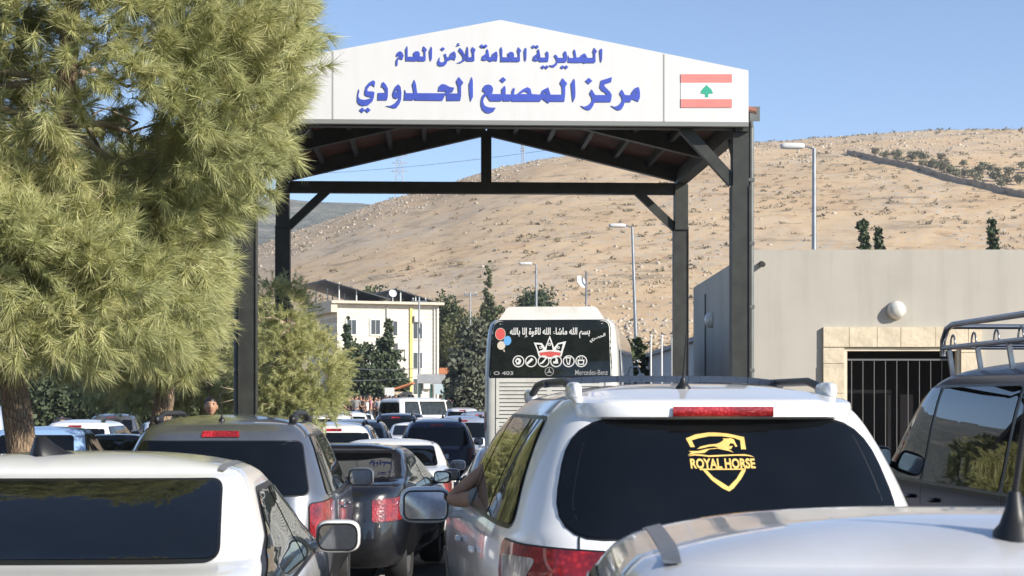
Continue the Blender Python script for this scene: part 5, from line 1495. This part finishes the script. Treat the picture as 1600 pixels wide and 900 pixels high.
# --- cars ahead
CS = [('sedan', 'sedan', 'black sedan between the grey SUV and the white SUV mirror', -2.02, 18.4, BLACKP, -.085),
 ('sedan', 'sedan', 'white sedan just ahead of the black sedan', -1.66, 24.2, WHITE),
 ('sedan', 'sedan', 'silver-blue sedan ahead of the white SUV, mostly hidden by it', .36, 19.3, BLUES),
 ('compact_suv', 'suv', 'navy SUV with its red lights showing, queueing left of the bus', -1.71, 41.0, NAVY),
 ('compact_suv', 'suv', 'white SUV with a blue-reflecting rear window ahead of the grey SUV', -3.30, 33.0, WHITE2),
 ('compact_suv', 'suv', 'dark grey SUV to the left of the navy SUV', -3.55, 40.0, GREYP),
 ('compact_suv', 'suv', 'silver SUV squeezed between the navy SUV and the bus', -1.38, 50.0, BLUES),
 ('compact_suv', 'suv', 'white SUV beside the round pine, left end of the far queue', -6.1, 60.0, WHITE),
 ('sedan', 'sedan', 'dark sedan ahead of the dark grey SUV in the far queue', -4.5, 49.0, BLACKP),
 ('compact_suv', 'suv', 'clean white SUV in the far queue, left of the long white van', -6.4, 70.0, WHITE),
 ('sedan', 'sedan', 'white sedan in front of the long white van in the far queue', -3.1, 68.0, WHITE2),
 ('compact_suv', 'suv', 'black SUV in the far queue, below the long white van', -3.9, 60.0, BLACKP),
 ('sedan', 'sedan', 'silver sedan next to the left side of the bus in the far queue', -1.55, 62.0, PEARL),
 ('sedan', 'sedan', 'dark blue sedan behind the round pine at the edge of the far queue', -8.4, 66.0, NAVY),
 ('sedan', 'sedan', 'white sedan between the navy SUV and the black SUV in the far queue', -2.75, 51.0, WHITE),
 ('sedan', 'sedan', 'grey sedan just right of the round pine in the far queue', -6.0, 52.0, GREYP),
 ('sedan', 'sedan', 'white sedan at the far end of the queue, right of the round pine', -6.8, 78.0, WHITE),
 ('compact_suv', 'suv', 'silver-blue SUV at the far end of the queue, just left of the coach', -1.3, 71.0, BLUES),
 ('sedan', 'sedan', 'white sedan at the far left end of the queue, partly behind the round pine', -8.4, 75.0, WHITE2),
 ('sedan', 'sedan', 'grey sedan in the middle of the far queue, before the kiosk', -4.6, 78.0, GREYP),
 ('compact_suv', 'suv', 'pale grey SUV at the far end of the queue, left of the coach', -2.2, 80.0, PEARL)]
for key, nm, lab, X, Y, pt, *h in CS: car(key, nm, lab, 'car' if key != 'van' else 'van', X, Y, h[0] if h else HD, pt, FR_)
car('van', 'van', 'long white van parked crosswise at the far end of the queue, facing right', 'van', -5.9, 85.3, R(-44), WHITE, None, {'side_window': WHITE})
# --- parking lot on the left
GL = 'cars in the parking lot under the pines'
car('pickup', 'pickup', 'light blue pickup behind the leaning pine trunk', 'pickup', -7.32, 26.0, .03, LBLUE, GL, z=g(28))
car('sedan', 'sedan', 'dark navy car right of the light blue pickup, under the pine branches', 'car', -7.55, 31.0, -.22, NAVY, GL)
car('compact_suv', 'suv', 'white SUV beyond the dark navy car in the parking lot', 'car', -9.6, 39.0, .0, WHITE, GL)
car('sedan', 'sedan', 'dark car between the pine trunk and the white SUV in the parking lot', 'car', -11.4, 43.0, .05, GREYP, GL)
car('van', 'van', 'grey-blue van at the far left of the parking lot', 'van', -14.2, 47.0, .2, BLUES, GL)
for key, nm, lab, cat, X, Y, h, pt in (
 ('sedan', 'sedan', 'white car in the second row of the parking lot, left of the man', 'car', -10.6, 56.0, .3, WHITE2),
 ('sedan', 'sedan', 'black car in the second row of the parking lot, left of the leaning trunk', 'car', -15.5, 55.0, .2, BLACKP),
 ('compact_suv', 'suv', 'grey SUV in the second row of the parking lot, between the two bare trunks', 'car', -13.0, 58.0, .1, GREYP),
 ('sedan', 'sedan', 'navy car at the back of the parking lot, right of the forked trunk', 'car', -8.6, 62.0, .2, NAVY)):
    car(key, nm, lab, cat, X, Y, h, pt, GL)
car('compact_suv', 'suv', 'dark SUV in the parking lot seen past the forked trunk', 'car', -8.0, 42.0, -.1, BLACKP, GL)
# --- black van with roof rack
c5_, q5_, Bv = car('van', 'van', 'black van with a tubular steel roof rack, on the right', 'van', 4.00, 9.75, HD, VANP, None, {'pane': glass('van_glass', (.004, .005, .006), .008, .0), 'door_handle': VANP})
RK = mat('rack_steel', (.30, .31, .34), .25, .9, var=.1)
rkz = 2.235
rack = bpy.data.objects.new('roof_rack', None); link(rack, c5_)
def rail_loop(zt_, zb_, r_):
    xw = .74; y0, y1 = .35, 3.20
    return xw, y0, y1
xw, y0, y1 = .72, .35, 3.30
mb = MB()
for s in (-1, 1):
    mb.tube([(s*xw, y0, 2.09), (s*xw, y0, 2.20), (s*xw, y0+.10, 2.285), (s*xw, y0+.25, 2.31), (s*xw, (y0+y1)/2, 2.31), (s*xw, y1-.25, 2.31), (s*xw, y1-.10, 2.285), (s*xw, y1, 2.20), (s*xw, y1, 2.09)], .022, 12)
for y in (y0+.14, y1-.14): mb.tube([(-xw, y, 2.30), (xw, y, 2.30)], .019, 10)
mb.build('top_rail', RK, rack, True, 60)
mb = MB()
for s in (-1, 1): mb.tube([(s*xw, y0, 2.15), (s*xw, y1, 2.15)], .018, 8)
for k in range(6): y = y0+.05+(y1-y0-.1)*k/5; mb.tube([(-xw, y, 2.15), (xw, y, 2.15)], .013, 8)
mb.build('lower_rail', RK, rack, True, 60)
mb = MB()
for s in (-1, 1):
    for k in range(6):
        y = y0+.25+(y1-y0-.5)*k/5; mb = MB()
        mb.tube([(s*xw, y+.055*math.cos(a)-.0, 2.15+.085*math.sin(a)) for a in np.linspace(0, math.pi, 9)], .007, 6)
        mb.build('hoop', RK, rack, True)
for s in (-1, 1):
    for k in range(5):
        y = y0+.15+(y1-y0-.3)*k/4; mb = MB(); mb.beam((s*xw, y, 2.15), (s*(xw-.03), y, Bv.roof(s*.66, y).z-.02), .03, .03); mb.build('rack_leg', RK, rack)

# ------------------------------------------------------------------ the coach
BW = 85.6
coach, Bb = None, None
Bb = Body([(.30,1.18,.15,11.6),(.45,1.235,.04,11.75),(.8,1.25,.0,11.8),(1.6,1.25,.0,11.8),(2.45,1.25,.03,11.75),(3.0,1.235,.10,11.5),(3.35,1.205,.20,11.2),(3.52,1.16,.28,10.9),(3.60,1.09,.36,10.7)], 26.0, .09, K=60)
coach = empty('coach', (.695, 32.7, g(34)), -.092); tag(coach, 'white coach seen from behind with a decorated dark rear window', 'bus')
BUSW = paint('coach_white', (.72, .71, .66), dust=.22, rough=.35)
link(bpy.data.objects.new('body', Bb.mesh('body', BUSW)), coach)
def bxz(px, py): return ((px-858.5)/BW*1.0, H-g(34)+(628-py)/BW)
def bpatch(name, outline, mtl, parent, off, rings=6, dens=.12):
    mb = MB(); patch(mb, Bb, Bb.rear, densify(outline, dens), off, rings); return mb.build(name, mtl, parent, True)
zA, zB_ = bxz(0, 588)[1], bxz(0, 501)[1]
o = rounded([(-1.10, zA), (1.105, zA), (1.06, zB_), (-1.05, zB_)], [.02, .02, .14, .14])
rw = bpatch('rear_window', o, glass('coach_glass', (.012, .016, .015), .03, .04), coach, .008)
bpatch('window_seal', grow(o, .03), TRIM, rw, .004)
VW = mat('white_vinyl', (.72, .72, .70), .5); VRD = mat('red_vinyl', (.62, .10, .09), .5); VBL = mat('blue_vinyl', (.14, .38, .72), .5); VCR = mat('cream_vinyl', (.62, .56, .46), .5); VGY = mat('grey_vinyl', (.34, .34, .34), .4)
def bstick(name, polys, mtl, off=.011, parent=None):
    V, Fc = flat_curve([[bxz(*p) for p in P] for P in polys])
    return stick(name, [(p[0], p[1]) for p in V], Fc, Bb, parent or rw, mtl, off)
def bus_text(s, cx, cy, w, h, mtl, off_=.012, bold=.02, slant=0):
    V, Fc = text_mesh(s, 1.0, bold)
    c = bxz(cx, cy); V2 = fit(V, c[0], c[1], w/BW, h/BW)
    if slant: V2 = [(x, z + slant*(x-c[0])) for x, z in V2]
    return stick('lettering', V2, Fc, Bb, rw, mtl, off_)
bus_text(arabic('بسم الله ماشاء الله لاقوة إلا بالله'), 857, 520, 126, 17, VW, .012, .022)
bus_text(arabic('الحصري'), 932, 528, 24, 8, VW, .012, .02, .35)
bus_text('O 403', 785, 583, 31, 6, VGY, .012, .03)
bus_text('Mercedes-Benz', 923, 582, 51, 8, VGY, .012, .01)
star = [(857+6.5*math.sin(k*math.pi/3)*(1 if k % 2 == 0 else .22), 580.5-6.5*math.cos(k*math.pi/3)*(1 if k % 2 == 0 else .22)) for k in range(6)]
bstick('star_emblem', [circle(857, 580.5, 7.2, 24), circle(857, 580.5, 6.2, 24)], VGY, .012); bstick('star_emblem', [star], VGY, .012)
bstick('balloon', [circle(779, 521.5, 7.6, 24, 9.2)], VRD, .012); bstick('balloon', [circle(779, 521.5, 8.2, 24, 9.8), circle(779, 521.5, 7.5, 24, 9.1)], VCR, .013)
bstick('balloon', [circle(790.5, 532, 6.0, 24, 7.4)], VBL, .014); bstick('balloon', [circle(781, 539.5, 6.4, 24, 6.8)], VCR, .0125)
bstick('balloon', [[(784, 546), (786, 546), (787, 550), (785, 549)]], VCR, .012)
# crown
bstick('crown_decal', [[(832, 535), (845, 536), (850, 543), (857, 524), (864, 543), (870, 536), (883, 533), (879, 546), (876, 557), (858, 561), (840, 557), (837, 546)],
   [(836, 538), (843, 538.5), (847, 546), (840, 549)], [(857, 529), (861, 541), (862, 547), (852, 547), (853, 541)], [(878, 537), (871, 538), (867, 546), (875, 549)], [(841, 551), (858, 549), (875, 551), (874, 555.5), (858, 558), (842, 555.5)]], VW, .012)
bstick('crown_decal', [[(841.5, 551), (858, 549.3), (874.5, 551), (873.8, 555.2), (858, 557.5), (842.2, 555.2)]], VRD, .0115)
for d_ in ((843, 543, 2.2), (857, 538, 2.4), (871, 543, 2.2), (850, 546.5, 1.5), (864, 546.5, 1.5)): bstick('crown_decal', [circle(*d_, 10), circle(d_[0], d_[1], d_[2]*.5, 10)], VW, .0125)
IC = [[[(806, 559), (811, 560), (813, 564), (811, 569), (806, 570), (803, 564)], [(807, 562), (809, 564), (807, 567), (805, 564)]], [[(823, 570), (821, 567), (829, 559), (832, 562)]], [[(842, 567), (845, 566), (852, 558), (853, 560), (847, 568), (843, 569)]],
      [[(863, 568), (863, 564), (866, 565), (867, 558), (870, 561), (871, 568)]], [[(882, 558), (891, 558), (889, 570), (885, 570)], [(884, 560), (889, 560), (887.5, 568), (886, 568)]], [[(901, 562), (912, 562), (911, 570), (902, 570)], [(903, 564), (910, 564), (909.5, 568.5), (903.5, 568.5)], [(904, 558), (905, 558), (905, 561), (904, 561)], [(908, 558), (909, 558), (909, 561), (908, 561)]]]
for k in range(6):
    cx = 808.5 + k*19.7
    bstick('round_icon', [circle(cx, 564.5, 9.3, 26), circle(cx, 564.5, 7.7, 26)], VW, .012)
    bstick('round_icon', IC[k], VW, .012)
# louvres below the glass
LOUV = mat('louvre_dark', (.06, .06, .06), .7)
mb = MB()
for k in range(13):
    z = bxz(0, 598 + k*6.2)[1]
    for a, c in ((-.93, -.06), (.03, .90)):
        strip(mb, Bb, Bb.rear, [(a+(c-a)*i/6, z) for i in range(7)], .015, .004)
mb.build('louvre', LOUV, coach)
mb = MB()
for s in (-1, 1): strip(mb, Bb, Bb.rear, [(s*1.0, zA-.02), (s*1.0, .5)], .012, .004)
strip(mb, Bb, Bb.rear, [(-1.0, 1.78), (1.0, 1.78)], .014, .004)
mb.build('hatch_gap', TRIM, coach)
for s in (-1, 1):
    mb = MB(); patch(mb, Bb, Bb.wrap(s), densify(rounded([(-.04, 1.55), (.10, 1.55), (.10, 1.90), (-.04, 1.90)], .02), .05), .008, 3); mb.build('tail_light', RED, coach, True)
    f = Bb.side(s); zb0, zt0 = 1.95, 3.05
    for k in range(6):
        y0_ = .7 + k*1.75
        mb = MB(); patch(mb, Bb, f, densify(rounded([(y0_, zb0), (y0_+1.68, zb0), (y0_+1.68, zt0), (y0_, zt0)], .06), .2), .006, 3); mb.build('side_window', GLASS, coach, True)
    mb = MB(); c = Vector((s*1.42, 11.75, 2.55)); mb.blob(c, (.10, .09, .24), 4, 16, 10); mb.tube([(s*1.12, 11.5, 2.95), (s*1.34, 11.72, 2.95), (s*1.42, 11.75, 2.72)], .025, 8)
    mb.build('mirror', mat('coach_mirror_white', (.7, .7, .68), .4), coach, True)
    for wy in (2.9, 9.6):
        M_ = Matrix.Translation((s*1.14, wy, .5)) @ Matrix.Rotation(R(90)*s, 4, 'Y')
        mb = MB(); mb.lathe([(.28, .06), (.32, .12), (.46, .13), (.5, .08), (.5, -.1), (.3, -.12)], 24, M_); mb.build('wheel', TYRE, coach, True, 40)
mb = MB()   # roof air-conditioning housing
zc0 = 3.62; a0, a1 = bxz(773, 0)[0], bxz(942, 0)[0]
sec = [(a0, zc0-.02), (a0+.14, zc0+.20), (a0+.20, zc0+.235), (a1-.20, zc0+.235), (a1-.14, zc0+.20), (a1, zc0-.02)]
mb.prism(sec[::-1], lambda u, v: Vector((u, .55 + (v-zc0)*.5, v)), lambda u, v: Vector((u, 3.6 - (v-zc0)*1.5, v)))
mb.build('air_conditioner', BUSW, coach, recalc=True)

# ------------------------------------------------------------------ people
def skin(V, E, Rd, lev=1, root=0):
    me = bpy.data.meshes.new('figure'); me.from_pydata([tuple(v) for v in V], E, [])
    o = bpy.data.objects.new('figure', me); COL.objects.link(o)
    md = o.modifiers.new('skin', 'SKIN'); md.use_smooth_shade = True
    for i, sv in enumerate(me.skin_vertices[0].data):
        r_ = Rd[i]; sv.radius = r_ if hasattr(r_, '__len__') else (r_, r_); sv.use_root = (i == root)
    if lev: s_ = o.modifiers.new('sub', 'SUBSURF'); s_.levels = lev; s_.render_levels = lev
    bpy.context.view_layer.update()
    m2 = bpy.data.meshes.new_from_object(o.evaluated_get(bpy.context.evaluated_depsgraph_get()))
    Vv = [tuple(v.co) for v in m2.vertices]; Fc = [tuple(p.vertices) for p in m2.polygons]
    bpy.data.objects.remove(o); bpy.data.meshes.remove(me); bpy.data.meshes.remove(m2)
    return Vv, Fc
def head_geo(mb, c, tilt=0.0, turn=0.0, eye_mat=None):
    """head facing -y: skull, brow, nose, lips, chin and ears"""
    M = Matrix.Translation(c) @ Matrix.Rotation(turn, 4, 'Z') @ Matrix.Rotation(tilt, 4, 'X')
    vs = []; fs = []; seg, rg = 28, 20
    for i in range(rg+1):
        ph = -math.pi/2 + math.pi*i/rg
        for k in range(seg):
            th = 2*math.pi*k/seg
            x = .076*math.cos(ph)*math.cos(th); y = .096*math.cos(ph)*math.sin(th); z = .118*math.sin(ph)
            if z < 0: x *= 1-.28*(-z/.118)**1.5; y *= 1-.10*(-z/.118)
            if y < 0:
                f = max(0, 1-(x/.022)**2); gz = lambda m_, w: math.exp(-((z-m_)/w)**2)
                y -= .024*f*gz(-.022, .020)*(1 if z < .02 else .4) + .010*f*gz(.0, .03)
                y -= .006*max(0, 1-(x/.05)**2)*gz(.030, .012)
                y += .010*math.exp(-((abs(x)-.032)/.014)**2)*gz(.010, .012)
                y -= .007*max(0, 1-(x/.028)**2)*gz(-.058, .010)
                y -= .010*max(0, 1-(x/.03)**2)*gz(-.098, .02)
            vs.append(M @ Vector((x, y, z)))
    for i in range(rg):
        for k in range(seg): fs.append((i*seg+k, i*seg+(k+1) % seg, (i+1)*seg+(k+1) % seg, (i+1)*seg+k))
    mb.add(vs, fs)
    for s in (-1, 1): mb.blob(M @ Vector((s*.076, .008, -.008)), (.012, .022, .034), 2.2, 10, 8)
    return M
def hair_geo(mb, M, low=.03, back=-.07):
    vs = []; fs = []; seg, rg = 28, 12
    for i in range(rg+1):
        for k in range(seg):
            th = 2*math.pi*k/seg; fy = math.sin(th)
            zl = (low+.025 if fy < -.3 else back*(fy+.3)/1.3 + (1-(fy+.3)/1.3)*(low+.0))
            ph0 = math.asin(max(-.9, min(.95, zl/.118))); ph = ph0 + (math.pi/2-ph0)*i/rg
            q = 1.0 + .085*min(1, i/1.5) + .02*math.sin(7*th+i)
            z = .118*math.sin(ph); x = .078*math.cos(ph)*math.cos(th); y = .098*math.cos(ph)*math.sin(th)
            vs.append(M @ Vector((x*q*1.02, y*q*1.02, z*q)))
    for i in range(rg):
        for k in range(seg): fs.append((i*seg+k, i*seg+(k+1) % seg, (i+1)*seg+(k+1) % seg, (i+1)*seg+k))
    mb.add(vs, fs)
SKIN = mat('skin', (.42, .24, .15), .55, var=.08, vscale=20); HAIR = mat('dark_hair', (.012, .009, .008), .5)
EYE = mat('eye_dark', (.015, .01, .008), .25); LIP = mat('lips', (.30, .12, .09), .5)
def hand_chain(V, E, Rd, wi, w, d, s):
    """palm and five fingers growing from wrist vertex wi"""
    d = Vector(d).normalized(); side = d.cross(Vector((0, 1, 0))).normalized()*s
    pa = len(V); V.append(tuple(Vector(w)+d*.06)); Rd.append((.038, .018)); E.append((wi, pa))
    for k, L in enumerate((.070, .078, .072, .058)):
        b0 = len(V); off = side*(k-1.5)*.019
        V.append(tuple(Vector(w)+d*.10+off)); V.append(tuple(Vector(w)+d*(.10+L*.55)+off+Vector((0, -.012, 0)))); V.append(tuple(Vector(w)+d*(.10+L*.9)+off+Vector((0, -.03, 0))))
        Rd += [.0095, .0085, .007]; E += [(pa, b0), (b0, b0+1), (b0+1, b0+2)]
    b0 = len(V); V.append(tuple(Vector(w)+d*.045-side*.042)); V.append(tuple(Vector(w)+d*.085-side*.055+Vector((0, -.012, 0)))); Rd += [.011, .009]; E += [(pa, b0), (b0, b0+1)]
def person_parts(pose, hands=False):
    """feet at z=0, facing -y"""
    sp, ar, leg = pose.get('lean', 0), pose.get('arm', ((.05, .02), (.05, .02))), pose.get('leg', .0)
    V = [(0, 0, .95), (0, -.01, 1.10), (0, -.01-sp*.3, 1.30), (0, -sp*.5, 1.42), (0, -.01-sp*.6, 1.50), (0, -.02-sp*.7, 1.58)]
    Rd = [(.15, .105), (.135, .095), (.155, .105), (.12, .08), (.055, .055), (.056, .056)]; E = [(0, 1), (1, 2), (2, 3), (3, 4), (4, 5)]
    for s, (fw, up) in ((-1, ar[0]), (1, ar[1])):
        i = len(V); sh = Vector((s*.19, -sp*.5, 1.41)); el = sh + Vector((s*.05, -fw*.5+.03, -.28+up*.3)); wr = el + Vector((s*.0, -fw-.04, -.24+up)); 
        V += [tuple(sh), tuple(el), tuple(wr)]; Rd += [.058, .043, .029]; E += [(3, i), (i, i+1), (i+1, i+2)]
        if hands: hand_chain(V, E, Rd, i+2, wr, (wr-el), s)
        else: V.append(tuple(wr + (wr-el).normalized()*.12)); Rd.append((.034, .02)); E.append((i+2, i+3))
        i = len(V); hp = Vector((s*.09, 0, .90)); kn = Vector((s*.10, -.02-leg*s*.12, .49)); an = Vector((s*.105, .02-leg*s*.10, .08))
        V += [tuple(hp), tuple(kn), tuple(an), (s*.115, -.13-leg*s*.10, .035)]; Rd += [.088, .060, .042, .034]; E += [(0, i), (i, i+1), (i+1, i+2), (i+2, i+3)]
    mb = MB(); vv, ff = skin(V, E, Rd, 1); mb.add(vv, ff)
    M = head_geo(mb, Vector((0, -.03-sp*.75, 1.655)), pose.get('tilt', 0), pose.get('turn', 0))
    mb.cur = 1
    for s in (-1, 1): mb.blob(M @ Vector((s*.032, -.083, .010)), (.013, .008, .0065), 2, 10, 6); mb.blob(M @ Vector((s*.033, -.090, .030)), (.019, .006, .0045), 2, 10, 6)
    mb.cur = 2; mb.blob(M @ Vector((0, -.098, -.058)), (.024, .008, .007), 2, 12, 6); mb.cur = 0
    hb_ = MB(); hair_geo(hb_, M)
    # clothes: slightly larger shells over the same joints
    Vs = V[:4]; Es = [(0, 1), (1, 2), (2, 3)]; Rs = [(.165, .12), (.152, .112), (.17, .12), (.132, .09)]
    for s, (fw, up) in ((-1, ar[0]), (1, ar[1])):
        i = len(Vs); sh = Vector((s*.19, -sp*.5, 1.41)); el = sh + Vector((s*.05, -fw*.5+.03, -.28+up*.3))
        Vs += [tuple(sh), tuple(sh.lerp(el, .75))]; Rs += [.072, .066]; Es += [(3, i), (i, i+1)]
    sm = MB(); vv, ff = skin(Vs, Es, Rs, 1); sm.add(vv, ff)
    Vt = [(0, 0, .97)]; Et = []; Rt = [(.162, .118)]
    for s in (-1, 1):
        i = len(Vt); Vt += [(s*.09, 0, .89), (s*.10, -.02-leg*s*.12, .49), (s*.105, .02-leg*s*.10, .12)]; Rt += [.098, .074, .062]; Et += [(0, i), (i, i+1), (i+1, i+2)]
    tm_ = MB(); vv, ff = skin(Vt, Et, Rt, 1); tm_.add(vv, ff)
    return [('body', mb.mesh('body', [SKIN, EYE, LIP], True), None, []), ('hair', hb_.mesh('hair', HAIR, True), None, []), ('shirt', sm.mesh('shirt', WHITE, True), None, []), ('trousers', tm_.mesh('trousers', WHITE, True), None, [])]
CL = {n: mat('cloth_'+n.replace(' ', '_'), c, .9, var=.1, vscale=12) for n, c in (('white', (.62, .62, .60)), ('black', (.02, .02, .022)), ('navy', (.025, .035, .09)), ('red', (.38, .04, .04)), ('pink', (.55, .25, .27)), ('light blue', (.30, .42, .58)), ('grey', (.22, .22, .22)), ('green', (.03, .26, .10)), ('sand', (.42, .33, .22)), ('denim', (.06, .09, .16)))}
VAR = [person_parts({}), person_parts({'arm': ((.22, .14), (.02, .0)), 'leg': .8, 'turn': .4}), person_parts({'lean': .12, 'arm': ((.2, .1), (.24, .2)), 'turn': -.5, 'leg': -.5}), person_parts({'arm': ((.0, .0), (.15, .32)), 'turn': .9})]
def person(parts, X, Y, rz_, label, shirt, trous, group=None, z=None, sc=1.0, name='person'):
    o = empty(name, (X, Y, g(Y) if z is None else z), rz_); o.scale = (sc, sc, sc); tag(o, label, 'person', group)
    put(parts, o, None, {'shirt': CL[shirt], 'trousers': CL[trous]})
    return o
rr = random.Random(77); cols = ['white', 'black', 'navy', 'white', 'red', 'pink', 'light blue', 'grey', 'black', 'sand', 'white', 'navy']
placed = []
for zone, (p0, p1, y0_, y1_, cnt, where) in enumerate(((506, 645, 97, 111, 50, 'before the dark conifers'), (694, 753, 90, 106, 34, 'left of the coach'))):
    k = 0
    while k < cnt:
        Y = rr.uniform(y0_, y1_); px = rr.uniform(p0, p1); X = px_x(px, Y)
        if any((X-a)**2+(Y-c)**2 < .28 for a, c in placed): continue
        placed.append((X, Y)); c = rr.choice(cols)
        person(VAR[rr.randrange(4)], X, Y, rr.uniform(0, 6.28), 'person in a %s top in the distant crowd %s' % (c, where), c, rr.choice(['denim', 'black', 'grey', 'sand']), 'waiting crowd, %s tops, %s' % (c, where), sc=rr.uniform(.93, 1.05))
        k += 1
person(VAR[2], px_x(93, 44), 44, .6, 'person in a green top standing in the parking lot behind the white SUV', 'green', 'denim')
man = person_parts({'lean': .06, 'tilt': R(-8), 'turn': R(-10)}, hands=True)
person(man, px_x(328, 24), 24, R(20), 'dark-haired man looking over the roof of the grey SUV', 'navy', 'denim', z=g(24)+.20, sc=1.05)
# passenger whose bent arm rests on the window of the white SUV
V = [(-.52, 2.30, .80), (-.50, 2.24, 1.00), (-.50, 2.20, 1.18), (-.50, 2.20, 1.26), (-.50, 2.18, 1.36), (-.72, 2.22, 1.24), (-1.04, 2.40, 1.20), (-.70, 2.44, 1.50), (-.50, 2.16, .98)]
E = [(0, 1), (1, 2), (2, 3), (3, 4), (2, 5), (5, 6), (6, 7)]
V = V[:8]; Rd = [(.13, .10), (.13, .10), (.14, .1), (.09, .07), .05, .056, .044, .030]
hand_chain(V, E, Rd, 7, V[7], (.14, -.06, .12), -1)
mb = MB(); vv, ff = skin(V, E, Rd, 2); mb.add(vv, ff)
pe = empty('person', (0, 0, 0)); pe.matrix_world = c3_.matrix_basis.copy(); tag(pe, 'person in the white SUV resting a bare bent elbow out of its window', 'person')
Mh = head_geo(mb, Vector((-.48, 2.18, 1.47)), 0, R(180))
mb.build('body', [SKIN, EYE, LIP], pe, True)
hb_ = MB(); hair_geo(hb_, Mh); hb_.build('hair', HAIR, pe, True)
vv, ff = skin([(-.52, 2.30, .80), (-.50, 2.24, 1.00), (-.50, 2.20, 1.18), (-.72, 2.22, 1.24), (-.95, 2.32, 1.215)], [(0, 1), (1, 2), (2, 3), (3, 4)], [(.15, .115), (.15, .115), (.155, .11), .082, .072], 1)
sm = MB(); sm.add(vv, ff); sm.build('shirt', CL['grey'], pe, True)

# ------------------------------------------------------------------ thin summer haze between here and the hills
m = bpy.data.materials.new('haze'); m.use_nodes = True; nt = m.node_tree
nt.nodes.remove(nt.nodes['Principled BSDF'])
pv = nt.nodes.new('ShaderNodeVolumePrincipled'); pv.inputs['Color'].default_value = (.86, .90, 1.0, 1); pv.inputs['Density'].default_value = .00030; pv.inputs['Anisotropy'].default_value = .25
nt.links.new(pv.outputs[0], nt.nodes['Material Output'].inputs['Volume'])
mb = MB(); mb.box((0, 600, 68), (2600, 1500, 146)); tag(mb.build('haze', m), kind='stuff')
